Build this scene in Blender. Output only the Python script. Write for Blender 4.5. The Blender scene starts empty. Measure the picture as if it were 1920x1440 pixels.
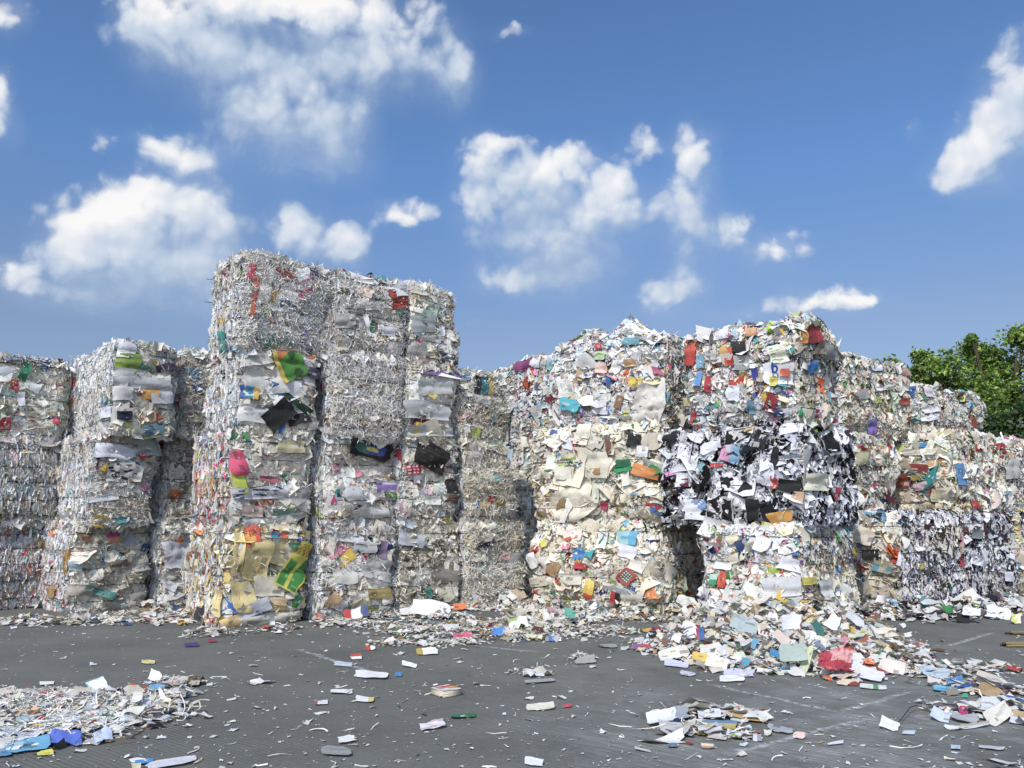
import bpy, math
import numpy as np
from mathutils import Vector

# ------------------------------------------------------------------ camera, sky, sun, exposure
F_PX, HORIZON, CAM_H = 1507.0, 978.0, 1.6
PITCH = math.atan((HORIZON - 720.0) / F_PX)
CT, ST = math.cos(PITCH), math.sin(PITCH)
SC = bpy.context.scene
COL = SC.collection

cam_data = bpy.data.cameras.new("camera")
cam_data.sensor_width = 36.0
cam_data.lens = 36.0 * F_PX / 1920.0
cam_data.clip_start, cam_data.clip_end = 0.1, 3000.0
cam = bpy.data.objects.new("camera", cam_data)
COL.objects.link(cam)
cam.location = (0, 0, CAM_H)
cam.rotation_euler = (math.pi / 2 + PITCH, 0, 0)
SC.camera = cam

SUN_AZ = math.atan2(-0.38, -0.925)      # direction towards the sun, measured from +Y towards +X
SUN_EL = math.radians(43)
SUN_DIR = Vector((math.sin(SUN_AZ) * math.cos(SUN_EL), math.cos(SUN_AZ) * math.cos(SUN_EL), math.sin(SUN_EL)))
sun_data = bpy.data.lights.new("sun", 'SUN')
sun_data.energy = 3.0
sun_data.angle = math.radians(0.53)
sun_data.color = (1.0, 0.945, 0.87)
sun = bpy.data.objects.new("sun", sun_data)
COL.objects.link(sun)
sun.location = (-20, -15, 30)
sun.rotation_euler = SUN_DIR.to_track_quat('Z', 'Y').to_euler()

SC.view_settings.view_transform = 'Standard'
SC.view_settings.look = 'None'
SC.view_settings.exposure = 0.34
SC.view_settings.gamma = 1.0
SC.cycles.max_bounces = 6
SC.cycles.diffuse_bounces = 5
SC.cycles.glossy_bounces = 1
SC.cycles.transmission_bounces = 3
SC.cycles.transparent_max_bounces = 8


def ray(px, py):
    dx, dz = (px - 960.0) / F_PX, -(py - 720.0) / F_PX
    return np.array([dx, CT - dz * ST, ST + dz * CT])


def ground_at(px, py, z=0.0):
    d = ray(px, py)
    t = (z - CAM_H) / d[2]
    return np.array([d[0] * t, d[1] * t, z])


def lin(h):
    h = h.lstrip('#')
    out = []
    for i in (0, 2, 4):
        c = int(h[i:i + 2], 16) / 255.0
        out.append(c / 12.92 if c <= 0.04045 else ((c + 0.055) / 1.055) ** 2.4)
    return np.array(out)


# clouds of the sky as soft blobs, (px, py, rx, ry, weight) of the photograph turned into directions
CLOUDS = [
    (250, 28, 56, 62, 1.1), (315, 60, 62, 66, 1.1), (372, 102, 60, 52, .8),
    (452, 155, 66, 56, 1), (530, 185, 86, 62, 1.1), (612, 208, 72, 62, 1.1), (662, 222, 42, 46, 1), (560, 275, 110, 52, .6), (470, 235, 84, 56, .55), (610, 318, 70, 32, .35), (650, 290, 40, 50, .45),
    (480, 92, 96, 50, .8), (600, 110, 70, 40, .4), (540, 250, 120, 60, .4), (250, 470, 120, 70, .4), (420, 200, 60, 60, .35), (640, 110, 80, 40, .4), (520, 330, 110, 40, .4), (1100, 440, 90, 60, .45), (980, 350, 60, 50, .4), (300, 540, 160, 60, .4), (420, 500, 60, 60, .5),
    (440, 6, 84, 30, .8), (560, 14, 104, 46, 1.1), (682, 48, 108, 62, 1.1), (764, 108, 86, 66, 1.1), (842, 160, 46, 42, 1), (700, 148, 72, 46, .6), (860, 120, 24, 30, .5),
    (175, 445, 62, 52, 1), (245, 400, 52, 52, .9), (335, 385, 75, 62, 1), (395, 425, 66, 60, .9), (300, 470, 130, 70, 1), (225, 500, 90, 52, .8),
    (350, 535, 120, 60, .65), (50, 532, 94, 34, 1), (20, 500, 60, 24, .4), (190, 562, 90, 30, .6),
    (335, 298, 38, 32, .8), (195, 268, 26, 26, .72), (285, 265, 30, 22, .62),
    (556, 430, 38, 44, 1), (615, 462, 60, 44, .9), (662, 480, 34, 42, 1), (752, 397, 50, 20, .9), (735, 418, 44, 14, .5),
    (893, 290, 42, 40, .9), (932, 258, 24, 22, .7), (955, 325, 46, 44, .95), (1040, 322, 48, 45, 1), (1130, 360, 70, 60, 1.1), (1192, 398, 36, 34, 1),
    (930, 392, 62, 46, 1.1), (1030, 405, 120, 64, 1.15), (1010, 462, 92, 42, .95), (1085, 500, 60, 48, .85), (945, 525, 58, 30, 1), (1040, 537, 72, 30, 1),
    (1305, 300, 44, 50, 1), (1292, 375, 46, 64, .9), (1300, 450, 60, 52, 1), (1372, 432, 28, 30, 1.1), (1208, 270, 32, 22, .55),
    (1447, 476, 56, 36, 1.3), (1293, 540, 46, 38, .9), (1235, 577, 48, 28, .85), (1370, 592, 40, 16, .7),
    (1500, 568, 58, 28, 1), (1580, 560, 58, 23, .95), (1630, 552, 22, 10, .6),
    (1912, 140, 50, 62, .8), (1895, 220, 66, 66, .8), (1850, 285, 76, 52, .62), (1790, 325, 60, 34, .45), (1955, 250, 80, 110, .9), (1712, 242, 18, 24, .5), (1850, 350, 60, 30, .4),
    (0, 20, 46, 34, .9), (0, 195, 22, 56, .9), (28, 235, 26, 28, .5), (965, 64, 42, 15, .62), (890, 612, 34, 10, .35),
]


def build_world():
    w = bpy.data.worlds.new("World")
    SC.world = w
    w.use_nodes = True
    nt = w.node_tree
    nt.nodes.clear()
    N, L = nt.nodes, nt.links
    # group: cloud thickness of a (azimuth, elevation) vector
    g = bpy.data.node_groups.new("cloud_thickness", 'ShaderNodeTree')
    g.interface.new_socket("P", in_out='INPUT', socket_type='NodeSocketVector')
    g.interface.new_socket("T", in_out='OUTPUT', socket_type='NodeSocketFloat')
    gi, go = g.nodes.new('NodeGroupInput'), g.nodes.new('NodeGroupOutput')
    acc = None
    for px, py, rx, ry, wt in CLOUDS:
        d = ray(px, py)
        az, el = math.atan2(d[0], d[1]), math.atan2(d[2], math.hypot(d[0], d[1]))
        r2 = 1 + ((px - 960) ** 2 + (py - 720) ** 2) / F_PX ** 2
        cosel = math.cos(el)
        sx = F_PX * math.sqrt(r2) * cosel / (rx * 1.05)
        sy = F_PX * math.sqrt(r2) / (ry * 1.05)
        a = g.nodes.new('ShaderNodeVectorMath'); a.operation = 'MULTIPLY_ADD'
        a.inputs[1].default_value = (sx, sy, 0)
        a.inputs[2].default_value = (-az * sx, -el * sy, 0)
        g.links.new(gi.outputs[0], a.inputs[0])
        b = g.nodes.new('ShaderNodeVectorMath'); b.operation = 'DOT_PRODUCT'
        g.links.new(a.outputs[0], b.inputs[0]); g.links.new(a.outputs[0], b.inputs[1])
        c = g.nodes.new('ShaderNodeMath'); c.operation = 'POWER'
        c.inputs[0].default_value = 0.42
        g.links.new(b.outputs['Value'], c.inputs[1])
        e = g.nodes.new('ShaderNodeMath'); e.operation = 'MULTIPLY_ADD'
        g.links.new(c.outputs[0], e.inputs[0]); e.inputs[1].default_value = wt
        if acc is None:
            e.inputs[2].default_value = 0.0
        else:
            g.links.new(acc.outputs[0], e.inputs[2])
        acc = e
    sat = g.nodes.new('ShaderNodeMath'); sat.operation = 'POWER'; sat.inputs[0].default_value = 0.42
    g.links.new(acc.outputs[0], sat.inputs[1])
    inv = g.nodes.new('ShaderNodeMath'); inv.operation = 'SUBTRACT'; inv.inputs[0].default_value = 1.0
    g.links.new(sat.outputs[0], inv.inputs[1])
    g.links.new(inv.outputs[0], go.inputs[0])

    def math_node(op, a=None, b=None, c=None, clamp=False):
        n = N.new('ShaderNodeMath'); n.operation = op; n.use_clamp = clamp
        for i, v in enumerate((a, b, c)):
            if v is None:
                continue
            if isinstance(v, (int, float)):
                n.inputs[i].default_value = v
            else:
                L.new(v, n.inputs[i])
        return n.outputs[0]

    def ramp(v, lo, hi):
        n = N.new('ShaderNodeMapRange'); n.interpolation_type = 'SMOOTHSTEP'
        L.new(v, n.inputs[0])
        n.inputs[1].default_value, n.inputs[2].default_value = lo, hi
        return n.outputs[0]

    tc = N.new('ShaderNodeTexCoord')
    sep = N.new('ShaderNodeSeparateXYZ'); L.new(tc.outputs['Generated'], sep.inputs[0])
    az = math_node('ARCTAN2', sep.outputs[0], sep.outputs[1])
    el = math_node('ARCSINE', sep.outputs[2])
    com = N.new('ShaderNodeCombineXYZ'); L.new(az, com.inputs[0]); L.new(el, com.inputs[1])

    def noise(vec, scale, detail, rough, off=(0, 0, 0)):
        m = N.new('ShaderNodeVectorMath'); m.operation = 'ADD'; m.inputs[1].default_value = off
        L.new(vec, m.inputs[0])
        n = N.new('ShaderNodeTexNoise'); n.noise_dimensions = '3D'
        n.inputs['Scale'].default_value = scale
        n.inputs['Detail'].default_value = detail
        n.inputs['Roughness'].default_value = rough
        L.new(m.outputs[0], n.inputs['Vector'])
        return n

    # domain warp, two sizes
    def warp(vec, scale, amp, detail, off):
        n = noise(vec, scale, detail, 0.6, off)
        s = N.new('ShaderNodeVectorMath'); s.operation = 'SUBTRACT'
        L.new(n.outputs['Color'], s.inputs[0]); s.inputs[1].default_value = (.5, .5, .5)
        m = N.new('ShaderNodeVectorMath'); m.operation = 'MULTIPLY_ADD'
        L.new(s.outputs[0], m.inputs[0]); m.inputs[1].default_value = (amp, amp, 0); L.new(vec, m.inputs[2])
        return m.outputs[0]

    p1 = warp(com.outputs[0], 9.0, 0.035, 2, (3.1, 1.7, 0.4))
    p2 = warp(p1, 26.0, 0.024, 4, (7.3, 2.2, 5.1))

    def thickness(vec):
        n = N.new('ShaderNodeGroup'); n.node_tree = g
        L.new(vec, n.inputs[0])
        return n.outputs[0]

    def shift(vec, dx, dy):
        m = N.new('ShaderNodeVectorMath'); m.operation = 'ADD'; m.inputs[1].default_value = (dx, dy, 0)
        L.new(vec, m.inputs[0])
        return m.outputs[0]

    t0 = thickness(p2)
    t1 = thickness(shift(p2, -0.016, 0.026))
    fb = noise(p1, 19.0, 8, 0.60, (11.3, 4.2, 2.0)).outputs['Fac']
    mid = noise(com.outputs[0], 11.0, 2, 0.5, (2.3, 6.2, 7.0)).outputs['Fac']
    bl0 = noise(p2, 10.0, 4, 0.5, (5.3, 8.2, 2.0)).outputs['Fac']
    bl1 = noise(shift(p2, -0.014, 0.022), 10.0, 4, 0.5, (5.3, 8.2, 2.0)).outputs['Fac']
    big = noise(com.outputs[0], 6.0, 3, 0.5, (1.3, 9.2, 3.0)).outputs['Fac']
    def puff(vec, scale):
        n = N.new('ShaderNodeTexVoronoi'); n.feature = 'SMOOTH_F1'; n.voronoi_dimensions = '2D'
        n.inputs['Scale'].default_value = scale
        n.inputs['Smoothness'].default_value = 0.35
        L.new(vec, n.inputs['Vector'])
        return n.outputs['Distance']

    pw = warp(p1, 40.0, 0.010, 3, (1.3, 5.2, 2.1))
    v1, v2 = puff(pw, 24.0), puff(pw, 58.0)
    w1, w2 = puff(shift(pw, -0.008, 0.012), 24.0), puff(shift(pw, -0.004, 0.006), 58.0)
    around = ramp(math_node('ABSOLUTE', az), 0.85, 1.25)
    rest = math_node('MULTIPLY', ramp(noise(tc.outputs['Generated'], 2.6, 5, 0.55, (4.4, 1.2, 3.3)).outputs['Fac'], 0.42, 0.60), 0.95)  # unseen clouds added outside the view to raise and whiten the ambient light
    rest = math_node('MULTIPLY', rest, math_node('MULTIPLY', around, ramp(sep.outputs[2], 0.02, 0.2)))
    t0 = math_node('MAXIMUM', t0, rest)
    t1 = math_node('MAXIMUM', t1, rest)
    self_sh = math_node('SUBTRACT', t0, t1)
    dens_in = math_node('MULTIPLY_ADD', math_node('SUBTRACT', math_node('MULTIPLY_ADD', ramp(t0, 0.02, 0.2), 0.0, fb), 0.5), 0.85, t0)
    near = math_node('MULTIPLY', ramp(t0, 0.04, 0.30), math_node('MULTIPLY_ADD', ramp(self_sh, -0.10, 0.08), 0.75, 0.25))
    dens_in = math_node('MULTIPLY_ADD', math_node('MULTIPLY', math_node('SUBTRACT', 0.42, v1), near), 0.48, dens_in)
    dens_in = math_node('MULTIPLY_ADD', math_node('MULTIPLY', math_node('SUBTRACT', 0.42, v2), near), 0.24, dens_in)
    dens_in = math_node('MULTIPLY_ADD', math_node('SUBTRACT', mid, 0.5), 0.45, dens_in)
    # crisp on the sunlit upper side, dissolving on the lower side
    width = N.new('ShaderNodeMapRange')
    L.new(self_sh, width.inputs[0])
    width.inputs[1].default_value, width.inputs[2].default_value = -0.12, 0.20
    width.inputs[3].default_value, width.inputs[4].default_value = 1.05, 0.38
    dv = math_node('DIVIDE', math_node('SUBTRACT', dens_in, 0.26), width.outputs[0])
    veil = math_node('MULTIPLY', ramp(math_node('MULTIPLY_ADD', math_node('SUBTRACT', mid, 0.5), 0.5, t0), 0.10, 0.75), 0.20)
    cover = math_node('MAXIMUM', math_node('MULTIPLY', ramp(dv, 0.0, 1.0), math_node('MULTIPLY_ADD', ramp(t0, 0.3, 0.8), 0.20, 0.77)), veil)
    lum = math_node('MULTIPLY_ADD', self_sh, 1.45, 0.13)
    lum = math_node('MULTIPLY_ADD', math_node('SUBTRACT', bl0, bl1), 1.2, lum)
    lum = math_node('MULTIPLY_ADD', math_node('SUBTRACT', w1, v1), 0.20, lum)
    lum = math_node('MULTIPLY_ADD', math_node('SUBTRACT', w2, v2), 0.14, lum)
    lum = math_node('MULTIPLY_ADD', math_node('SUBTRACT', dens_in, 0.5), 0.26, lum)
    lum = math_node('MULTIPLY_ADD', math_node('SUBTRACT', big, 0.5), 0.5, lum, clamp=True)
    lum = math_node('MULTIPLY_ADD', math_node('MULTIPLY', around, rest), 0.4, lum, clamp=True)
    colr = N.new('ShaderNodeValToRGB')
    cr = colr.color_ramp
    cr.elements[0].position = 0.10; cr.elements[0].color = (0.34, 0.43, 0.56, 1)
    cr.elements[1].position = 0.86; cr.elements[1].color = (0.78, 0.77, 0.76, 1)
    m_ = cr.elements.new(0.45); m_.color = (0.50, 0.56, 0.65, 1)
    L.new(lum, colr.inputs[0])

    sky = N.new('ShaderNodeTexSky'); sky.sky_type = 'NISHITA'
    sky.sun_disc = False
    sky.sun_elevation = SUN_EL
    sky.sun_rotation = SUN_AZ
    sky.air_density, sky.dust_density, sky.ozone_density = 1.0, 1.2, 1.8
    sky.altitude = 50
    bg = N.new('ShaderNodeBackground'); bg.inputs['Strength'].default_value = SKY_STRENGTH
    tint = N.new('ShaderNodeMix'); tint.data_type = 'RGBA'; tint.blend_type = 'MULTIPLY'
    tint.inputs[0].default_value = 1.0
    L.new(sky.outputs[0], tint.inputs[6])
    tm = N.new('ShaderNodeValToRGB')
    te = tm.color_ramp.elements
    te[0].position, te[0].color = 0.0, (0.56, 0.58, 0.74, 1)
    te[1].position, te[1].color = 0.42, SKY_TINT
    tq = te.new(0.22); tq.color = SKY_TINT_LOW
    tq = te.new(0.09); tq.color = (0.62, 0.62, 0.70, 1)
    L.new(el, tm.inputs[0])
    L.new(tm.outputs[0], tint.inputs[7])
    dt = N.new('ShaderNodeVectorMath'); dt.operation = 'DOT_PRODUCT'
    L.new(tc.outputs['Generated'], dt.inputs[0]); dt.inputs[1].default_value = SUN_DIR
    glow = N.new('ShaderNodeVectorMath'); glow.operation = 'SCALE'  # sky brightened towards the sun, added to lift the ambient light
    L.new(tint.outputs[2], glow.inputs[0])
    L.new(math_node('MULTIPLY_ADD', ramp(dt.outputs['Value'], 0.1, 0.95), 0.7, 1.0), glow.inputs['Scale'])
    L.new(glow.outputs[0], bg.inputs['Color'])
    bg2 = N.new('ShaderNodeBackground'); bg2.inputs['Strength'].default_value = 1.0
    L.new(colr.outputs[0], bg2.inputs['Color'])
    mix = N.new('ShaderNodeMixShader')
    L.new(cover, mix.inputs[0]); L.new(bg.outputs[0], mix.inputs[1]); L.new(bg2.outputs[0], mix.inputs[2])
    out = N.new('ShaderNodeOutputWorld'); L.new(mix.outputs[0], out.inputs[0])
    w.cycles.sampling_method = 'MANUAL'
    w.cycles.sample_map_resolution = 512


SKY_STRENGTH = 0.118
SKY_TINT = (0.69, 0.88, 1.09, 1)
SKY_TINT_LOW = (0.73, 0.705, 0.755, 1)        # sky colour tuned greyer towards the horizon
build_world()


# ------------------------------------------------------------------ materials
def new_mat(name, rough=0.8, spec=0.3):
    m = bpy.data.materials.new(name)
    m.use_nodes = True
    b = m.node_tree.nodes['Principled BSDF']
    b.inputs['Roughness'].default_value = rough
    b.inputs['Specular IOR Level'].default_value = spec
    return m, m.node_tree, b


def paper_mat():
    m, nt, b = new_mat("paper", 0.72, 0.25)
    at = nt.nodes.new('ShaderNodeAttribute'); at.attribute_name = 'col'
    # faint soiling that belongs to the paper itself
    tc = nt.nodes.new('ShaderNodeTexCoord')
    no = nt.nodes.new('ShaderNodeTexNoise'); no.inputs['Scale'].default_value = 9.0
    no.inputs['Detail'].default_value = 6; no.inputs['Roughness'].default_value = 0.7
    nt.links.new(tc.outputs['Object'], no.inputs['Vector'])
    mr = nt.nodes.new('ShaderNodeMapRange')
    mr.inputs[1].default_value, mr.inputs[2].default_value = 0.3, 0.7
    mr.inputs[3].default_value, mr.inputs[4].default_value = 0.80, 1.03
    nt.links.new(no.outputs['Fac'], mr.inputs[0])
    mx = nt.nodes.new('ShaderNodeVectorMath'); mx.operation = 'SCALE'
    nt.links.new(at.outputs['Color'], mx.inputs[0]); nt.links.new(mr.outputs[0], mx.inputs['Scale'])
    nt.links.new(mx.outputs[0], b.inputs['Base Color'])
    wr = nt.nodes.new('ShaderNodeTexNoise'); wr.inputs['Scale'].default_value = 22.0
    wr.inputs['Detail'].default_value = 4; wr.inputs['Roughness'].default_value = 0.6; wr.inputs['Distortion'].default_value = 1.2
    nt.links.new(tc.outputs['Object'], wr.inputs['Vector'])
    bp = nt.nodes.new('ShaderNodeBump'); bp.inputs['Strength'].default_value = 0.5; bp.inputs['Distance'].default_value = 0.012
    nt.links.new(wr.outputs['Fac'], bp.inputs['Height']); nt.links.new(bp.outputs[0], b.inputs['Normal'])
    tr = nt.nodes.new('ShaderNodeBsdfTranslucent')
    nt.links.new(mx.outputs[0], tr.inputs['Color'])
    ms = nt.nodes.new('ShaderNodeMixShader'); ms.inputs[0].default_value = 0.11
    nt.links.new(b.outputs[0], ms.inputs[1]); nt.links.new(tr.outputs[0], ms.inputs[2])
    nt.links.new(ms.outputs[0], nt.nodes['Material Output'].inputs[0])
    return m


def wire_mat():
    m, nt, b = new_mat("wire_steel", 0.55, 0.5)
    b.inputs['Base Color'].default_value = (0.045, 0.04, 0.036, 1)
    b.inputs['Metallic'].default_value = 0.5
    return m


def leaf_mat():
    m, nt, b = new_mat("leaf", 0.5, 0.4)
    at = nt.nodes.new('ShaderNodeAttribute'); at.attribute_name = 'col'
    nt.links.new(at.outputs['Color'], b.inputs['Base Color'])
    tr = nt.nodes.new('ShaderNodeBsdfTranslucent')
    nt.links.new(at.outputs['Color'], tr.inputs['Color'])
    mx = nt.nodes.new('ShaderNodeMixShader'); mx.inputs[0].default_value = 0.3
    out = nt.nodes['Material Output']
    nt.links.new(b.outputs[0], mx.inputs[1]); nt.links.new(tr.outputs[0], mx.inputs[2])
    nt.links.new(mx.outputs[0], out.inputs[0])
    return m


def bark_mat():
    m, nt, b = new_mat("bark", 0.9, 0.2)
    no = nt.nodes.new('ShaderNodeTexNoise'); no.inputs['Scale'].default_value = 12
    cr = nt.nodes.new('ShaderNodeValToRGB')
    cr.color_ramp.elements[0].color = (0.05, 0.035, 0.025, 1)
    cr.color_ramp.elements[1].color = (0.16, 0.12, 0.09, 1)
    nt.links.new(no.outputs['Fac'], cr.inputs[0]); nt.links.new(cr.outputs[0], b.inputs['Base Color'])
    return m


def concrete_mat():
    m, nt, b = new_mat("concrete", 0.85, 0.25)
    N, L = nt.nodes, nt.links
    geo = N.new('ShaderNodeNewGeometry')

    def noise(scale, detail, rough, vec=None):
        n = N.new('ShaderNodeTexNoise')
        n.inputs['Scale'].default_value = scale; n.inputs['Detail'].default_value = detail; n.inputs['Roughness'].default_value = rough
        L.new(vec if vec is not None else geo.outputs['Position'], n.inputs['Vector'])
        return n.outputs['Fac']

    def mrange(v, a, b_, c, d):
        n = N.new('ShaderNodeMapRange'); L.new(v, n.inputs[0])
        for i, x in enumerate((a, b_, c, d)):
            n.inputs[1 + i].default_value = x
        return n.outputs[0]

    def mth(op, a, b_=None, clamp=False):
        n = N.new('ShaderNodeMath'); n.operation = op; n.use_clamp = clamp
        for i, v in enumerate((a, b_)):
            if v is None: continue
            if isinstance(v, (int, float)): n.inputs[i].default_value = v
            else: L.new(v, n.inputs[i])
        return n.outputs[0]

    # broom grooves: lines run along (-0.79, 0.62)
    mp = N.new('ShaderNodeMapping'); mp.vector_type = 'POINT'
    mp.inputs['Rotation'].default_value = (0, 0, -math.atan2(0.79, 0.62))   # groove normal (0.62, 0.79) onto x
    L.new(geo.outputs['Position'], mp.inputs['Vector'])
    sp = N.new('ShaderNodeSeparateXYZ'); L.new(mp.outputs[0], sp.inputs[0])
    wob = mth('MULTIPLY', mth('SUBTRACT', noise(1.7, 3, 0.5), 0.5), 0.05)
    ph = mth('MULTIPLY', mth('ADD', sp.outputs[0], wob), 2 * math.pi / 0.042)
    wave = mth('SINE', ph)
    patch = mrange(noise(0.55, 3, 0.6), 0.42, 0.62, 0.15, 1.0)      # grooves worn off in places
    groove = mth('MULTIPLY', mrange(wave, -1, 0.2, 0, 1), 1.0)
    # streak noise along the grooves
    st = N.new('ShaderNodeMapping'); st.inputs['Scale'].default_value = (16, 0.9, 1)
    L.new(mp.outputs[0], st.inputs['Vector'])
    streak = noise(3.0, 5, 0.65, st.outputs[0])

    base = N.new('ShaderNodeValToRGB')
    base.color_ramp.elements[0].position = 0.37; base.color_ramp.elements[0].color = (0.098, 0.098, 0.088, 1)
    base.color_ramp.elements[1].position = 0.63; base.color_ramp.elements[1].color = (0.150, 0.150, 0.135, 1)
    mixn = mth('ADD', mth('MULTIPLY', noise(0.7, 8, 0.65), 0.6), mth('MULTIPLY', noise(22, 6, 0.7), 0.4))
    L.new(mixn, base.inputs[0])
    gm = mrange(mth('MULTIPLY', mth('SUBTRACT', 1.0, groove), patch), 0, 1, 1.0, 0.86)
    sm = mrange(streak, 0.3, 0.7, 0.93, 1.06)
    mul = N.new('ShaderNodeVectorMath'); mul.operation = 'SCALE'
    L.new(base.outputs[0], mul.inputs[0]); L.new(mth('MULTIPLY', gm, sm), mul.inputs['Scale'])
    # pale paper dust ground into the surface, mostly on the camera-near, eastern side
    xs = N.new('ShaderNodeSeparateXYZ'); L.new(geo.outputs['Position'], xs.inputs[0])
    east = mrange(xs.outputs[0], -0.6, 1.6, 0.0, 1.0)
    near = mrange(xs.outputs[1], 10.5, 6.5, 0.25, 1.0)
    dst = mrange(noise(0.9, 7, 0.72), 0.42, 0.64, 0, 1)
    dst = mth('MULTIPLY', dst, mrange(streak, 0.42, 0.66, 0.15, 1.0))
    dst = mth('MULTIPLY', mth('MULTIPLY', dst, east), near)
    # chalky scrape marks where bales were dragged
    for (ax, ay), (bx, by) in (((1330, 1283), (1575, 1336)), ((1575, 1336), (1710, 1296)), ((1655, 1198), (1775, 1212)), ((1775, 1212), (1862, 1186)), ((1340, 1420), (1640, 1345)), ((560, 1218), (690, 1258)), ((900, 1212), (1010, 1222))):
        A_, B__ = ground_at(ax, ay)[:2], ground_at(bx, by)[:2]
        dv = B__ - A_; ln = float(np.linalg.norm(dv)); dv = dv / ln; nv = np.array([-dv[1], dv[0]])
        def lin_(v):
            n = N.new('ShaderNodeVectorMath'); n.operation = 'DOT_PRODUCT'
            L.new(geo.outputs['Position'], n.inputs[0]); n.inputs[1].default_value = (v[0], v[1], 0)
            return n.outputs['Value']
        dn = mth('ABSOLUTE', mth('ADD', mth('SUBTRACT', lin_(nv), float(A_ @ nv)), mth('MULTIPLY', mth('SUBTRACT', noise(2.5, 3, .6), .5), .16)))
        al = mth('SUBTRACT', lin_(dv), float(A_ @ dv))
        inside = mth('MULTIPLY', mrange(al, -.1, .25, 0, 1), mrange(al, ln - .25, ln + .1, 1, 0))
        mk = mth('MULTIPLY', mth('MULTIPLY', mrange(dn, .012, .055, 1, 0), inside), mrange(noise(14, 6, .75), .42, .60, 0, 1.3))
        dst = mth('MAXIMUM', dst, mk)
    speck = mrange(noise(60, 3, 0.6), 0.70, 0.74, 0, 0.55)
    speck = mth('MULTIPLY', speck, mrange(noise(1.3, 4, 0.6), 0.4, 0.65, 0.2, 1))
    du = mth('MAXIMUM', mth('MULTIPLY', dst, 0.85), speck, clamp=True)
    mx = N.new('ShaderNodeMix'); mx.data_type = 'RGBA'
    L.new(du, mx.inputs[0]); L.new(mul.outputs[0], mx.inputs[6]); mx.inputs[7].default_value = (0.40, 0.41, 0.41, 1)
    L.new(mx.outputs[2], b.inputs['Base Color'])
    bp = N.new('ShaderNodeBump'); bp.inputs['Strength'].default_value = 0.55; bp.inputs['Distance'].default_value = 0.006
    hgt = mth('ADD', mth('MULTIPLY', mth('MULTIPLY', groove, patch), 0.8), mth('MULTIPLY', noise(45, 5, 0.7), 0.7))
    L.new(hgt, bp.inputs['Height']); L.new(bp.outputs[0], b.inputs['Normal'])
    return m


PAPER, WIRE, LEAF, BARK, CONCRETE = paper_mat(), wire_mat(), leaf_mat(), bark_mat(), concrete_mat()


def gloss_mat():
    m, nt, b = new_mat("glossy_print", 0.38, 0.5)
    at = nt.nodes.new('ShaderNodeAttribute'); at.attribute_name = 'col'
    nt.links.new(at.outputs['Color'], b.inputs['Base Color'])
    return m


GLOSS = gloss_mat()


# ------------------------------------------------------------------ mesh helpers
class Acc:
    """collects quads with a colour per face"""

    def __init__(self):
        self.v, self.f, self.c, self.n = [], [], [], 0

    def add(self, verts, faces, cols):
        self.v.append(verts.reshape(-1, 3)); self.f.append(faces.reshape(-1, 4) + self.n); self.c.append(cols.reshape(-1, 3))
        self.n += len(self.v[-1])

    def mesh(self, name, mat):
        v, f, c = np.concatenate(self.v), np.concatenate(self.f), np.concatenate(self.c)
        me = bpy.data.meshes.new(name)
        me.vertices.add(len(v)); me.vertices.foreach_set('co', v.astype(np.float32).ravel())
        me.loops.add(len(f) * 4); me.loops.foreach_set('vertex_index', f.astype(np.int32).ravel())
        me.polygons.add(len(f))
        me.polygons.foreach_set('loop_start', (np.arange(len(f)) * 4).astype(np.int32))
        me.update(calc_edges=True)
        a = me.attributes.new('col', 'FLOAT_COLOR', 'FACE')
        a.data.foreach_set('color', np.concatenate([np.clip(c, 0.004, 0.88), np.ones((len(c), 1))], 1).astype(np.float32).ravel())
        me.materials.append(mat)
        return me


def link(name, me, parent=None, loc=(0, 0, 0), **props):
    o = bpy.data.objects.new(name, me)
    COL.objects.link(o)
    o.location = loc
    if parent is not None:
        o.parent = parent
    for k, v in props.items():
        o[k] = v
    return o


def nrm(a):
    return a / np.maximum(np.linalg.norm(a, axis=-1, keepdims=True), 1e-9)


def frames(Nv, rng, tilt, spin=None):
    """orthonormal frames about normals Nv: horizontal t1, t2, tilted by `tilt` rad (sd) and spun"""
    up = np.array([0, 0, 1.0])
    t1 = np.cross(np.broadcast_to(up, Nv.shape), Nv)
    bad = np.linalg.norm(t1, axis=1) < 1e-3
    t1[bad] = (1, 0, 0)
    t1 = nrm(t1); t2 = np.cross(Nv, t1)
    n = len(Nv)
    a, b = rng.normal(0, 1, n) * tilt, rng.normal(0, 1, n) * tilt
    n2 = nrm(Nv + t1 * np.tan(np.clip(a, -1.2, 1.2))[:, None] + t2 * np.tan(np.clip(b, -1.2, 1.2))[:, None])
    t1 = nrm(t1 - n2 * (t1 * n2).sum(1, keepdims=True)); t2 = np.cross(n2, t1)
    if spin is None:
        spin = rng.uniform(0, 2 * np.pi, n)
    c, s = np.cos(spin)[:, None], np.sin(spin)[:, None]
    return t1 * c + t2 * s, -t1 * s + t2 * c, n2


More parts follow.
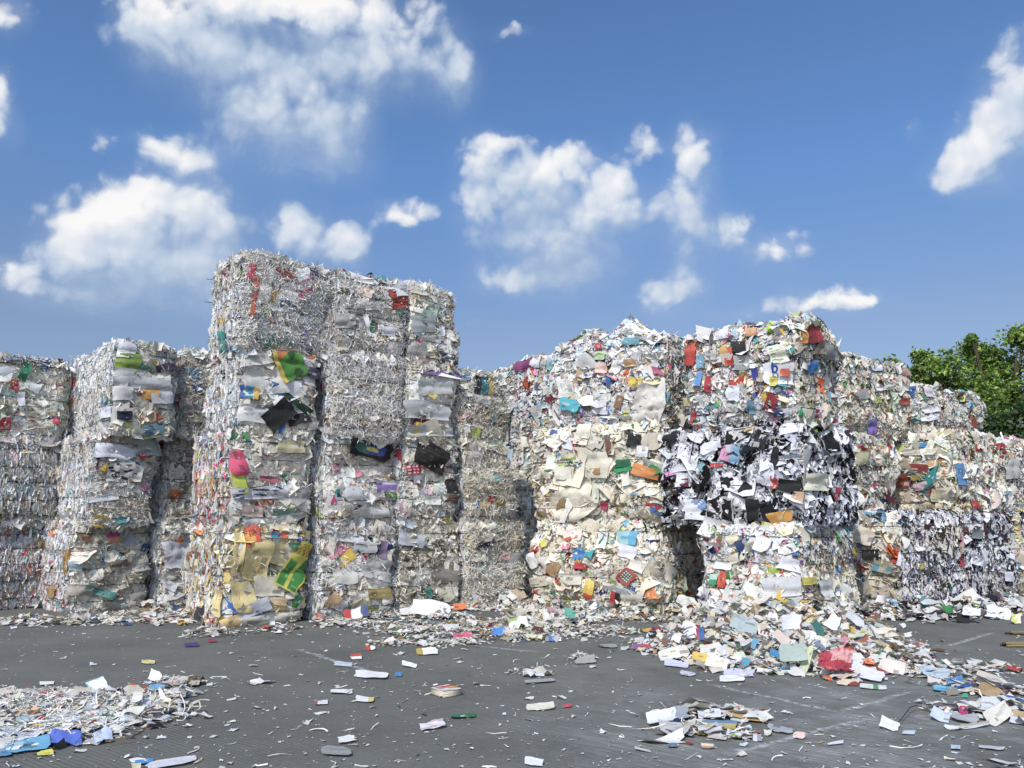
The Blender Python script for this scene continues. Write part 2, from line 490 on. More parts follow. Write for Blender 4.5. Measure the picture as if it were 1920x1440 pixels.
def sheets(acc, P, fr, su, sv, cols, rng, m=3, bend=0.15, crumple=0.08, printed=0.0, cols2=None, torn=0.25, conform=None):
    t1, t2, nn = fr
    n = len(P)
    if n == 0:
        return
    g = np.linspace(-.5, .5, m)
    U, V = np.meshgrid(g, g, indexing='ij')
    U, V = U.ravel()[None], V.ravel()[None]
    j = rng.uniform(-torn, torn, (n, 4, 2))
    wgt = np.stack([(.5 - U) * (.5 - V), (.5 + U) * (.5 - V), (.5 + U) * (.5 + V), (.5 - U) * (.5 + V)], -1)  # 1,mm,4
    off = np.einsum('xmk,nkd->nmd', np.broadcast_to(wgt, (1,) + wgt.shape[1:]), j)
    x = (U + off[..., 0]) * su[:, None]
    y = (V + off[..., 1]) * sv[:, None]
    jit = rng.normal(0, .035, (n, m * m, 2))
    x = x + jit[..., 0] * su[:, None]; y = y + jit[..., 1] * sv[:, None]
    bd = rng.normal(0, 1, (n, 1)) * bend
    bd2 = rng.normal(0, 1, (n, 1)) * bend * .5
    z = (bd * 4 * U * U + bd2 * 4 * V * V + bd2 * 2 * U * V) * np.minimum(su, sv)[:, None] * 1.0
    z = z + rng.normal(0, 1, (n, m * m)) * crumple * np.minimum(su, sv)[:, None]
    W = P[:, None] + t1[:, None] * x[..., None] + t2[:, None] * y[..., None] + nn[:, None] * z[..., None]
    if conform is not None:
        W = conform(W, P)
    i, k = np.meshgrid(np.arange(m - 1), np.arange(m - 1), indexing='ij')
    q = (i * m + k).ravel()
    f = np.stack([q, q + m, q + m + 1, q + 1], -1)
    F = f[None] + (np.arange(n) * m * m)[:, None, None]
    C = np.repeat(cols[:, None], len(f), 1)
    if printed > 0 and cols2 is not None and m > 2:
        pick = rng.random(n) < printed
        fm = rng.random((n, len(f))) < .55
        sel = pick[:, None] & fm
        C = np.where(sel[..., None], cols2[:, None], C)
    acc.add(W, F, C)


def strips(acc, P, fr, ln, wd, cols, rng, K=6, curl=0.5, wave=0.25):
    t1, t2, nn = fr
    n = len(P)
    if n == 0:
        return
    ang = np.cumsum(rng.normal(0, curl, (n, 1)) * .5 + rng.normal(0, curl, (n, K)), 1)
    el = np.cumsum(rng.normal(0, wave, (n, K)), 1) + rng.normal(0, wave * .6, (n, 1))
    d = (t1[:, None] * (np.cos(ang) * np.cos(el))[..., None] + t2[:, None] * (np.sin(ang) * np.cos(el))[..., None] + nn[:, None] * np.sin(el)[..., None])
    step = (ln / K)[:, None, None]
    pts = np.concatenate([np.zeros((n, 1, 3)), np.cumsum(d * step, 1)], 1)
    pts = pts - pts.mean(1, keepdims=True) + P[:, None]
    # keep the ribbon from sinking deep into the face
    depth = ((pts - P[:, None]) * nn[:, None]).sum(-1)
    pts = pts + nn[:, None] * np.maximum(0, -0.02 - depth)[..., None]
    tg = np.concatenate([d, d[:, -1:]], 1)
    tw = rng.normal(0, .45, (n, 1)) + np.cumsum(rng.normal(0, .28, (n, K + 1)), 1)
    s1 = nrm(np.cross(tg, np.broadcast_to(nn[:, None], tg.shape) + 1e-4))
    s2 = np.cross(tg, s1)
    sd = s1 * np.cos(tw)[..., None] + s2 * np.sin(tw)[..., None]
    h = (wd * .5)[:, None, None]
    W = np.stack([pts - sd * h, pts + sd * h], 2)     # n,K+1,2,3
    k = np.arange(K)
    f = np.stack([2 * k, 2 * k + 1, 2 * k + 3, 2 * k + 2], -1)
    F = f[None] + (np.arange(n) * (K + 1) * 2)[:, None, None]
    acc.add(W, F, np.repeat(cols[:, None], K, 1))


# ------------------------------------------------------------------ palettes (albedo)
WHITES = [('f1efe9', 5), ('e9e7e1', 4), ('dedfe2', 3), ('d2d0c9', 2), ('f0e9da', 2), ('e4e6ee', 2), ('bfbdb6', 1)]
CREAMS = [('efe6d0', 5), ('e6dcc4', 4), ('f1ecde', 4), ('d9cdb2', 2), ('e9e4d8', 3), ('cfc6b2', 1)]
GREYS = [('e6e2d6', 4, 1), ('d6d1c4', 4, 1), ('ece8dd', 4, 1), ('beb9ac', 2, 1), ('ded7c5', 4, 1), ('dfddde', 2, 1), ('f5f2e8', 5, 1)]
LAVS = [('ebe9ea', 4, 1), ('e0dfe0', 3, 1), ('d3d1d3', 2, 1), ('f5f3ee', 5, 1), ('eae4d6', 4, 1), ('ddd5c3', 2, 1), ('c6c2bb', 1, 1)]      # third value: slightly yellowed
COOL = [('e8e8ee', 4), ('dadae3', 4), ('c9c9d4', 2), ('f0f0f2', 4), ('dddbd8', 2)]
BRIGHT = [('e8d2c4', 5), ('d7e2ea', 5), ('dfe6d2', 4), ('e9dcae', 3), ('a9a49a', 3), ('c43a30', 3), ('d9662e', 2), ('e0bb45', 3), ('3f8f5a', 2), ('a9bf52', 2), ('3fa3a5', 2), ('3b6fb2', 3), ('2b3a66', 2), ('77609a', 1),
          ('dd8aa2', 2), ('c23a72', 1), ('86684a', 3), ('b99a72', 3), ('2a2b2c', 2), ('e5c6b8', 4), ('bcd3df', 4), ('c9d9bd', 3), ('5a2f33', 1), ('6fb1cf', 2)]
PASTEL = [('e5c6b8', 4), ('bcd3df', 5), ('c9d9bd', 4), ('e8d3a0', 4), ('d9b8c0', 2), ('b99a72', 3), ('8fb7b4', 2), ('c43a30', 1), ('3b6fb2', 1), ('6d6a66', 3)]
PINKS = [('dc4f7d', 4), ('e58c5a', 3), ('c7d45c', 2), ('d7405a', 2), ('e7b0bd', 3), ('58b0ae', 2), ('e2b04a', 2), ('8b63a2', 1), ('4c7fb0', 2)]
BLACKS = [('17181a', 6), ('222326', 3), ('303134', 1)]
TANS = [('b99a72', 4), ('86684a', 4), ('cbb48f', 3), ('a5825a', 2), ('6a5038', 1)]
DARKS = [('2a2b2c', 3), ('4a4a48', 3), ('2b3a66', 2), ('5a2f33', 2), ('4e4436', 3), ('33524a', 1)]
YELLOWS = [('eed27c', 7), ('e3c478', 2), ('f0e6c0', 5), ('3f8f5a', 1), ('d97a35', 2), ('c43a30', 1), ('3b6fb2', 1)]
MUDS = [('8e8573', 3), ('a59b84', 3), ('6f6a5c', 2), ('b7ae98', 2)]


def pick(pal, n, rng, jit=.06):
    w = np.array([p[1] for p in pal], float); w /= w.sum()
    c = np.stack([lin(p[0]) * (np.array([1.025, 1.0, .95]) if len(p) > 2 else 1.0) for p in pal]) * .95
    c = c * .86 + c.mean(1, keepdims=True) * .14
    i = rng.choice(len(pal), n, p=w)
    return np.clip(c[i] * (1 + rng.normal(0, jit, (n, 1))) + rng.normal(0, .008, (n, 3)), 0.005, .86)


def mixed(parts, n, rng):
    """parts: [(palette, share)]"""
    sh = np.array([p[1] for p in parts], float); sh /= sh.sum()
    k = rng.choice(len(parts), n, p=sh)
    out = np.zeros((n, 3))
    for j, (pal, _) in enumerate(parts):
        s = k == j
        out[s] = pick(pal, int(s.sum()), rng)
    return out


# a style is how one face of a bale looks: pieces per square metre, their size, palettes
def style(base, accent, acc_sh, sheet=160, size=.15, bits=700, bsize=.05, strip=250, slen=.16, sliver=0, tilt=.35, crumple=.07, asp=1.0, printed=.2, out=.022, loose=0.0):
    return dict(base=base, accent=accent, acc_sh=acc_sh, sheet=sheet, size=size, bits=bits, bsize=bsize, strip=strip, slen=slen, sliver=sliver,
                tilt=tilt, crumple=crumple, asp=asp, printed=printed, out=out, loose=loose)


S = {
    # sun-side end faces of the shredded bales: thin upright edges
    'edge_white': style(WHITES, BRIGHT, .10, sheet=20, size=.12, bits=700, bsize=.035, strip=500, slen=.12, sliver=1500, tilt=.5),
    'edge_pink': style(WHITES, PINKS, .34, sheet=20, size=.12, bits=800, bsize=.035, strip=400, slen=.12, sliver=1600, tilt=.5),
    'edge_yellow': style(WHITES, YELLOWS, .30, sheet=30, size=.16, bits=600, bsize=.04, strip=300, slen=.12, sliver=1200, tilt=.5),
    'edge_muted': style(WHITES, PASTEL, .24, sheet=30, size=.12, bits=900, bsize=.035, strip=500, slen=.12, sliver=1300, tilt=.5),
    'edge_rose': style(WHITES, PINKS, .14, sheet=30, size=.12, bits=1000, bsize=.035, strip=400, slen=.12, sliver=1200, tilt=.5),
    # shredded strips
    'shred': style(LAVS, BRIGHT, .05, sheet=14, size=.13, bits=350, bsize=.05, strip=3000, slen=.17, tilt=.5, out=.04),
    'shred_warm': style(GREYS, PASTEL, .10, sheet=18, size=.13, bits=450, bsize=.05, strip=2400, slen=.16, tilt=.5, out=.04),
    'shred_sheets': style(LAVS, BRIGHT, .09, sheet=70, size=.17, bits=500, bsize=.05, strip=1500, slen=.16, tilt=.38),
    # flat pressed office paper
    'office': style(GREYS, BRIGHT, .10, sheet=110, size=.22, bits=500, bsize=.06, strip=450, slen=.14, tilt=.30, asp=1.5),
    'office_big': style(GREYS, BRIGHT, .06, sheet=90, size=.28, bits=300, bsize=.06, strip=300, slen=.14, tilt=.26, asp=1.5),
    'office_warm': style(GREYS, PASTEL, .24, sheet=130, size=.18, bits=650, bsize=.06, strip=550, slen=.14, tilt=.32, asp=1.3),
    'office_pale': style(LAVS, BRIGHT, .10, sheet=110, size=.20, bits=450, bsize=.06, strip=900, slen=.15, tilt=.34, asp=1.2),
    'office_yellow': style(CREAMS, YELLOWS, .42, sheet=130, size=.22, bits=450, bsize=.06, strip=350, slen=.14, tilt=.28, asp=1.4),
    'muddy': style(GREYS, MUDS, .35, sheet=110, size=.16, bits=700, bsize=.055, strip=900, slen=.15, tilt=.4),
    # loose crumpled mix of the sunny fronts
    'mix': style(WHITES, BRIGHT, 0.27, sheet=340, size=0.122, bits=1300, bsize=.055, strip=120, slen=.13, tilt=.42, crumple=.10, printed=.4, out=.04, loose=.7),
    'mix_pale': style(WHITES, BRIGHT, 0.20, sheet=320, size=0.130, bits=1200, bsize=.055, strip=120, slen=.13, tilt=.42, crumple=.10, printed=.35, out=.04, loose=.7),
    'cream': style(CREAMS, BRIGHT, 0.17, sheet=270, size=0.155, bits=1000, bsize=.055, strip=120, slen=.12, tilt=.42, crumple=.09, printed=.3, out=.04, loose=.7),
    'cream_warm': style(CREAMS, BRIGHT, 0.25, sheet=300, size=0.135, bits=1200, bsize=.055, strip=150, slen=.12, tilt=.42, crumple=.10, printed=.4, out=.04, loose=.7),
    'black': style(COOL, BLACKS, 0.31, sheet=300, size=0.160, bits=900, bsize=.065, strip=140, slen=.16, tilt=.42, crumple=.10, printed=.1, out=.04, loose=.7),
    'layers': style(CREAMS, BRIGHT, .26, sheet=260, size=.20, bits=700, bsize=.06, strip=100, slen=.14, tilt=.45, crumple=.06, asp=2.0, printed=.4, out=.03, loose=.5),
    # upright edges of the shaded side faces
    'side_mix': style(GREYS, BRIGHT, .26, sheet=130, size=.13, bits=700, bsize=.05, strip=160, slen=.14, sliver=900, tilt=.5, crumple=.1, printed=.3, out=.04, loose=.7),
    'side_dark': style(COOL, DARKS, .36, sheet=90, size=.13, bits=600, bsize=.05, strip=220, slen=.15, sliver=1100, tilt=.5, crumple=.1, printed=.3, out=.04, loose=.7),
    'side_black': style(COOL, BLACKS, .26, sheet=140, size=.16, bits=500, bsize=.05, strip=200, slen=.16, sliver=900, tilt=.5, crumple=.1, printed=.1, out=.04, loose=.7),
    'hidden': style(GREYS, PASTEL, .18, sheet=60, size=.20, bits=160, bsize=.09, strip=60, slen=.16, tilt=.4),
}


# ------------------------------------------------------------------ bales
GROUP_AXES = {'A': 50.0, 'E': 44.0, 'B': 45.0, 'D': 55.0}
BALES = {}


def solve_extent(p, d, zm, px):
    k = (px - 960.0) / F_PX
    return (k * (CT * p[1] + zm * ST) - p[0]) / (d[0] - k * CT * d[1])


class Bale:
    pass


def surf_fn(b):
    rng = b.rng
    K = rng.normal(0, 1, (7, 3)) * np.array([2.6, 2.6, 4.0])
    ph = rng.uniform(0, 6.28, 7)
    am = rng.uniform(.006, .018, 7) * b.lump
    K2 = rng.normal(0, 1, (6, 3)) * 13
    ph2 = rng.uniform(0, 6.28, 6)
    half = np.array([b.w / 2, b.d / 2, b.h / 2]); cen = np.array([0, 0, b.h / 2])
    r = b.round

    def f(p):
        q = p - cen
        rv = np.array([r, r, b.rz])
        inner = np.clip(q, -(half - rv), half - rv)
        dv = nrm((q - inner) / rv)
        s = inner + dv * rv
        nn = nrm(dv / rv)
        disp = (np.sin(s @ K.T + ph) * am).sum(1) + (np.sin(s @ K2.T + ph2) * .004).sum(1)
        side = np.sqrt(np.clip(1 - nn[:, 2] ** 2, 0, 1))
        # pressed in by the wires, bulging between them
        z = s[:, 2] + b.h / 2
        for zi in b.wires:
            disp = disp - side * b.pinch * np.exp(-((z - zi) / .045) ** 2)
        edge = np.clip(np.abs(q[:, 2]) / half[2], 0, 1) ** 6
        disp = disp - side * b.pull * edge
        disp = disp + side * b.bulge * (1 - (q[:, 2] / half[2]) ** 2)
        out = s + nn * disp[:, None] + cen
        for cx, cy, ch, cr in b.crown:             # humps of the loose top, in fractions of width and depth
            d2 = ((out[:, 0] / b.w - cx) * b.w) ** 2 + ((out[:, 1] / b.d - cy) * b.d) ** 2
            out[:, 2] = out[:, 2] + ch * np.exp(-d2 / (2 * cr * cr)) * np.clip((out[:, 2] / b.h - .45) / .5, 0, 1)
        out[:, 2] = np.maximum(out[:, 2], 0.004)
        return out, nn

    return f


def face_points(b, face, n, rng, inset=0.0):
    a, c = rng.uniform(-.5, .5, n) * (1 - inset), rng.uniform(-.5, .5, n) * (1 - inset)
    if face == 'F': return np.stack([a * b.w, np.full(n, -b.d / 2), (c + .5) * b.h], 1), b.w * b.h
    if face == 'K': return np.stack([a * b.w, np.full(n, b.d / 2), (c + .5) * b.h], 1), b.w * b.h
    if face == 'L': return np.stack([np.full(n, -b.w / 2), a * b.d, (c + .5) * b.h], 1), b.d * b.h
    if face == 'R': return np.stack([np.full(n, b.w / 2), a * b.d, (c + .5) * b.h], 1), b.d * b.h
    return np.stack([a * b.w, c * b.d, np.full(n, b.h)], 1), b.w * b.d


def area(b, face):
    return b.w * b.h if face in 'FK' else (b.d * b.h if face in 'LR' else b.w * b.d)


def on_face(b, face, W):
    q = W.copy()
    q[:, 0] = np.clip(q[:, 0], -b.w / 2, b.w / 2); q[:, 1] = np.clip(q[:, 1], -b.d / 2, b.d / 2); q[:, 2] = np.clip(q[:, 2], 0.0, b.h)
    ax, val = {'F': (1, -b.d / 2), 'K': (1, b.d / 2), 'L': (0, -b.w / 2), 'R': (0, b.w / 2), 'T': (2, b.h)}[face]
    q[:, ax] = val
    return q


FACE_N = {'F': (0, -1, 0), 'K': (0, 1, 0), 'L': (-1, 0, 0), 'R': (1, 0, 0), 'T': (0, 0, 1)}


def conformer(b, face, keep, off):
    """presses sheets against a face: `keep` of their own relief stays, `off` is their height above the face"""
    fn = np.array(FACE_N[face], float)

    def f(W, P):
        n, m = W.shape[:2]
        q = on_face(b, face, W.reshape(-1, 3))
        s, nn = b.surf(q)
        rel = ((W - P[:, None]) @ fn).reshape(-1) * keep
        o = np.repeat(off, m)
        return (s + nn * (o + np.clip(rel, -.06, .14))[:, None]).reshape(n, m, 3)
    return f


def scraps_on_face(b, acc, face, st, dens=1.0):
    rng = b.rng
    A = area(b, face) * dens
    nb = len(b.wires) + 1
    cut = np.array(b.wires)
    band = {k: np.exp(rng.normal(0, .75, nb)) for k in ('sheet', 'bits', 'strip')}
    band_paper = np.clip(1 + rng.normal(0, .11, (nb, 1)) + np.array([[.01, 0, -.02]]) * rng.normal(0, 1.5, (nb, 1)), .72, 1.12)
    # clumps of one kind of paper: a torn book, a batch of flyers
    cl_n = max(1, int(7 * A))
    cl_p, _ = face_points(b, face, cl_n, rng)
    cl_c = np.where(rng.random((cl_n, 1)) < .5, mixed([(st['base'], 1)], cl_n, rng), mixed([(st['accent'], 1)], cl_n, rng))
    cl_r = rng.uniform(.06, .16, cl_n)

    def colours(n, share=None, P=None):
        sh = st['acc_sh'] if share is None else share
        c = mixed([(st['base'], 1 - sh), (st['accent'], sh)], n, rng)
        if P is not None and n:
            d = (P[:, None] - cl_p[None]) * np.array([1, 1, 1.5])
            d = np.linalg.norm(d, axis=2) / cl_r[None]
            k = d.argmin(1)
            hit = (d.min(1) < 1) & (rng.random(n) < .45)
            c = np.where(hit[:, None], np.clip(cl_c[k] * (1 + rng.normal(0, .10, (n, 1))), .005, .86), c)
            if face != 'T': c = np.clip(c * band_paper[np.searchsorted(cut, P[:, 2])], .005, .86)
        return c

    def place(kind, n0):
        n = rng.poisson(n0)
        p, _ = face_points(b, face, n, rng)
        if kind and face != 'T':
            w = band[kind][np.searchsorted(cut, p[:, 2])]
            p = p[rng.random(n) * 1.6 < w]
        s, nn = b.surf(p)
        return p, s, nn, len(p)

    asp0 = st['asp']
    # sheets pressed flat
    p, P, Nn, n = place('sheet', st['sheet'] * A * 1.3)
    sz = st['size'] * np.exp(rng.normal(0, .42, n))
    asp = asp0 * np.exp(rng.normal(0, .35, n))
    spin = None if asp0 < 1.15 else rng.normal(0, .45, n)
    fr = frames(Nn, rng, st['tilt'], spin)
    off = rng.uniform(-.012, st['out'], n)
    sheets(acc, P, fr, sz * np.sqrt(asp), sz / np.sqrt(asp), colours(n, None, p), rng, m=4, bend=.07 * (1 + 2 * st['loose']), crumple=st['crumple'], printed=st['printed'],
           cols2=colours(n, min(1, st['acc_sh'] * 2.5)), torn=.13, conform=conformer(b, face, .30 + .45 * st['loose'], off))
    # bits
    p, P, Nn, n = place('bits', st['bits'] * A)
    sz = st['bsize'] * np.exp(rng.normal(0, .4, n))
    asp = np.exp(rng.normal(0, .5, n))
    fr = frames(Nn, rng, st['tilt'] * 1.3)
    P = P + Nn * rng.uniform(-.01, st['out'], n)[:, None]
    sheets(acc, P, fr, sz * np.sqrt(asp), sz / np.sqrt(asp), colours(n, None, p), rng, m=3, bend=.14, crumple=.08, torn=.22)
    # upright slivers: paper seen edge on
    p, P, Nn, n = place(None, st['sliver'] * A)
    if n:
        t1, t2, n2 = frames(Nn, rng, .12, rng.normal(0, .16, n))
        sw = rng.uniform(.02, .07, n)
        ln = .11 * np.exp(rng.normal(0, .5, n))
        ang = rng.normal(0, .65, n)[:, None]
        fr = (n2 * np.cos(ang) + t1 * np.sin(ang), t2, t1 * np.cos(ang) - n2 * np.sin(ang))
        P = P + Nn * rng.uniform(-.02, .014, n)[:, None]
        sheets(acc, P, fr, sw, ln, colours(n, None, p), rng, m=3, bend=.3, crumple=.08, torn=.15)
    # strips
    p, P, Nn, n = place('strip', st['strip'] * A)
    fr = frames(Nn, rng, .25)
    P = P + Nn * rng.uniform(.0, st['out'] * 1.5, n)[:, None]
    ln = st['slen'] * np.exp(rng.normal(0, .35, n))
    strips(acc, P, fr, ln, rng.uniform(.005, .013, n), colours(n, st['acc_sh'] * .6, p), rng, K=6, curl=.40, wave=.22)
    n = rng.poisson((22 if st['loose'] > 0 else 12) * A) if st['sliver'] < 600 else 0
    if n:
        p, _ = face_points(b, face, n, rng, .15)
        P, Nn = b.surf(p)
        spin = rng.normal(0, .5, n) if st['loose'] == 0 else rng.uniform(0, 6.28, n)
        t1, t2, n2 = frames(Nn, rng, .3, spin)
        ln, dp = rng.uniform(.10, .24, n), rng.uniform(.05, .09, n)
        col = colours(n, st['acc_sh'] * .5, p)
        for k in range(7):
            if k: col = col * (1 + rng.normal(0, .05, (n, 1)))
            gap_ = rng.uniform(.007, .013, n)
            Q = P + t2 * ((k - 3) * gap_)[:, None] + n2 * rng.uniform(-.012, .018, n)[:, None] + t1 * rng.normal(0, .012, n)[:, None]
            a_ = rng.normal(0, .16, n)[:, None] + .12 * (k - 3)
            sheets(acc, Q, (t1, n2 * np.cos(a_) + t2 * np.sin(a_), t2 * np.cos(a_) - n2 * np.sin(a_)), ln, dp, np.clip(col, .01, .86), rng, m=3, bend=.10, crumple=.04, torn=.05)
    if face in 'FL':
        wid = b.w if face == 'F' else b.d
        n = int((150 if st['loose'] == 0 else 90) * wid)
        p, _ = face_points(b, face, n, rng)
        p[:, 2] = np.where(rng.random(n) < .5, np.abs(rng.normal(0, .05, n)), b.h - np.abs(rng.normal(0, .05, n)))
        P, Nn = b.surf(p)
        t1, t2, n2 = frames(nrm(Nn * [1, 1, .2]), rng, .25, rng.normal(0, .7, n))
        P = P + Nn * rng.uniform(.0, .035, n)[:, None]
        sz = .075 * np.exp(rng.normal(0, .45, n)); asp = 1.5 * np.exp(rng.normal(0, .5, n))
        sheets(acc, P, (t1, t2, n2), sz * np.sqrt(asp), sz / np.sqrt(asp), colours(n, None, p), rng, m=3, bend=.3, crumple=.08, torn=.2)
        n2_ = n if st['loose'] == 0 else n // 3
        strips(acc, P[:n2_], tuple(a_[:n2_] for a_ in (t1, t2, n2)), rng.uniform(.1, .3, n2_), rng.uniform(.005, .012, n2_), colours(n2_, .06), rng, K=6, curl=.4, wave=.25)
    # a few strands hanging well out of the face
    p, P, Nn, n = place(None, (st['strip'] * .03 + 8) * A)
    fr = frames(Nn, rng, .2, rng.normal(-1.5, .5, n))
    P = P + Nn * rng.uniform(.02, .05, n)[:, None]
    strips(acc, P, fr, rng.uniform(.12, .34, n), rng.uniform(.006, .014, n), colours(n, .05), rng, K=7, curl=.18, wave=.16)


def core_mesh(b, acc):
    rng = b.rng
    for face, st in b.styles.items():
        s = S[st]
        nu, nv = 26, 28
        a, c = np.meshgrid(np.linspace(-.5, .5, nu + 1), np.linspace(0, 1, nv + 1), indexing='ij')
        a, c = a.ravel(), c.ravel()
        if face == 'F': p = np.stack([a * b.w, np.full(a.shape, -b.d / 2), c * b.h], 1)
        elif face == 'K': p = np.stack([-a * b.w, np.full(a.shape, b.d / 2), c * b.h], 1)
        elif face == 'L': p = np.stack([np.full(a.shape, -b.w / 2), -a * b.d, c * b.h], 1)
        elif face == 'R': p = np.stack([np.full(a.shape, b.w / 2), a * b.d, c * b.h], 1)
        else: p = np.stack([a * b.w, (c - .5) * b.d, np.full(a.shape, b.h)], 1)
        v, nn = b.surf(p)
        v = v - nn * (.012 + rng.uniform(0, .03, (len(v), 1)))
        i, k = np.meshgrid(np.arange(nu), np.arange(nv), indexing='ij')
        q = (i * (nv + 1) + k).ravel()
        f = np.stack([q, q + nv + 1, q + nv + 2, q + 1], -1)
        acc.add(v, f, mixed([(s['base'], 1 - s['acc_sh']), (s['accent'], s['acc_sh']), (MUDS, .35)], len(f), rng))
    nu = 1
    v = np.array([[-b.w / 2 + .1, -b.d / 2 + .1, .01], [b.w / 2 - .1, -b.d / 2 + .1, .01], [b.w / 2 - .1, b.d / 2 - .1, .01], [-b.w / 2 + .1, b.d / 2 - .1, .01]])
    acc.add(v, np.array([[3, 2, 1, 0]]), pick(MUDS, 1, rng))


def tube(acc, pts, r, col, closed=False, sides=5):
    pts = np.asarray(pts, float)
    n = len(pts)
    tg = np.roll(pts, -1, 0) - np.roll(pts, 1, 0)
    if not closed:
        tg[0], tg[-1] = pts[1] - pts[0], pts[-1] - pts[-2]
    tg = nrm(tg)
    ref = np.where(np.abs(tg[:, 2:3]) < .9, np.array([[0, 0, 1.]]), np.array([[1., 0, 0]]))
    s1 = nrm(np.cross(tg, ref)); s2 = np.cross(tg, s1)
    an = np.arange(sides) * 2 * np.pi / sides
    v = pts[:, None] + r * (s1[:, None] * np.cos(an)[None, :, None] + s2[:, None] * np.sin(an)[None, :, None])
    m = n if closed else n - 1
    i, k = np.meshgrid(np.arange(m), np.arange(sides), indexing='ij')
    i2, k2 = (i + 1) % n, (k + 1) % sides
    f = np.stack([i * sides + k, i * sides + k2, i2 * sides + k2, i2 * sides + k], -1).reshape(-1, 4)
    acc.add(v, f, np.tile(np.asarray(col, float), (len(f), 1)))


def wire_loop(b, zi):
    half = np.array([b.w / 2, b.d / 2])
    per = []
    for face in 'FRKL':
        t = np.linspace(-.5, .5, 15)[:-1]
        if face == 'F': per.append(np.stack([t * b.w, np.full(t.shape, -half[1])], 1))
        if face == 'R': per.append(np.stack([np.full(t.shape, half[0]), t * b.d], 1))
        if face == 'K': per.append(np.stack([-t * b.w, np.full(t.shape, half[1])], 1))
        if face == 'L': per.append(np.stack([np.full(t.shape, -half[0]), -t * b.d], 1))
    xy = np.concatenate(per)
    rng = b.rng
    s1, s2 = rng.normal(0, .012), rng.normal(0, .012)
    z = np.full(len(xy), zi) + xy[:, 0] * s1 + xy[:, 1] * s2 + rng.normal(0, .0025, len(xy))
    p, nn = b.surf(np.stack([xy[:, 0], xy[:, 1], np.clip(z, .03, b.h - .02)], 1))
    p = p + nn * (b.wire_out)
    acc = Acc()
    tube(acc, p, .0055, (.05, .045, .04), closed=True, sides=4)
    return acc.mesh('baling_wire', WIRE)


def make_bale(key, grp, corner, xs, ys, z0, styles, label, stack_group, top=False, nw=5, lump=1.0, bulge=.02, rnd=.09, yaw=0.0, depth=None, width=None, pinch=.028, seed=0, wire_out=None, push=0.0, pull=.03, crown=(), rz=None, gap=None):
    b = Bale()
    b.rng = rng = np.random.default_rng(seed)
    phi = math.radians(GROUP_AXES[grp] + yaw)
    u = np.array([math.sin(phi), math.cos(phi)]); v = np.array([-math.cos(phi), math.sin(phi)])
    xl, xc, xr = xs
    yt, yb = ys
    Y = corner[1] + push
    zt = CAM_H + Y * ray(xc, yt)[2] / ray(xc, yt)[1]
    zm = (z0 + zt) / 2 - CAM_H
    X = (xc - 960.0) / F_PX * (CT * Y + zm * ST)
    p = np.array([X, Y])
    b.w = width if width else float(np.clip(solve_extent(p, u, zm, xr), .6, 2.6))
    b.d = depth if depth else float(np.clip(solve_extent(p, v, zm, xl), .6, 2.6))
    b.h = zt - z0
    b.w = max(.6, b.w - (gap if gap is not None else .09 if grp in 'AE' else .05))
    b.lump, b.bulge, b.round, b.pinch = lump, bulge, rnd, pinch
    b.wire_out = wire_out or (.045 if grp in 'AE' else .07)
    b.wires = [b.h * (i + .55) / nw + rng.normal(0, .012) for i in range(nw)]
    b.styles = dict(F=styles[0], L=styles[1], T=styles[2] if len(styles) > 2 else styles[0], R='hidden', K='hidden')
    b.pull, b.crown, b.rz = pull, crown, rz or rnd
    b.surf = surf_fn(b)
    c = p + u * b.w / 2 + v * b.d / 2
    b.u, b.v, b.base = u, v, np.array([c[0], c[1], z0])
    root = bpy.data.objects.new('paper_bale', None)
    COL.objects.link(root)
    root.empty_display_size = .3
    root.location = b.base
    root.rotation_euler = (0, 0, math.atan2(u[1], u[0]))
    root['label'], root['category'], root['group'] = label, 'paper bale', stack_group
    b.root = root
    acc = Acc(); core_mesh(b, acc)
    link('compressed_paper', acc.mesh('compressed_paper', PAPER), root)
    acc = Acc()
    for face in 'FLTRK':
        st = S[b.styles[face]]
        dens = 1.0
        if face == 'T': dens = 1.0 if top else .25
        scraps_on_face(b, acc, face, st, dens)
    link('paper_scraps', acc.mesh('paper_scraps', PAPER), root, kind='stuff')
    for zi in b.wires:
        link('baling_wire', wire_loop(b, zi), root)
    b.zt = zt
    BALES[key] = b
    return b


def make_stack(key, grp, ground_px, bales, stack_group, Y=None):
    """bales from the bottom up"""
    g = ground_at(*ground_px)
    if Y is not None:
        g = np.array([0, Y, 0])
    z = 0.0
    for i, bd in enumerate(bales):
        bd = dict(bd)
        if grp in 'AE':
            rj = np.random.default_rng(hash_seed(key + 'j' + str(i)))
            for k_, v_ in (('rnd', .15), ('lump', 1.6), ('bulge', .035), ('pull', .004), ('rz', .075 if i < len(bales) - 1 else .12), ('yaw', rj.normal(0, 2.2)), ('push', rj.normal(0, .03))):
                bd.setdefault(k_, v_)
        b = make_bale(f'{key}{i}', grp, g, bd.pop('xs'), bd.pop('ys'), z, bd.pop('st'), bd.pop('label'), stack_group,
                      top=i == len(bales) - 1, seed=hash_seed(f'{key}{i}'), **bd)
        z = b.zt


def hash_seed(s):
    h = 7
    for ch in s:
        h = (h * 131 + ord(ch)) % 1000003
    return h


GA = 'bales of the tall shredded paper stacks'
GL = 'bales of the shorter stacks behind the tower'
GB = 'bales of the sunny mixed paper stacks'
GD = 'bales of the receding far stacks'

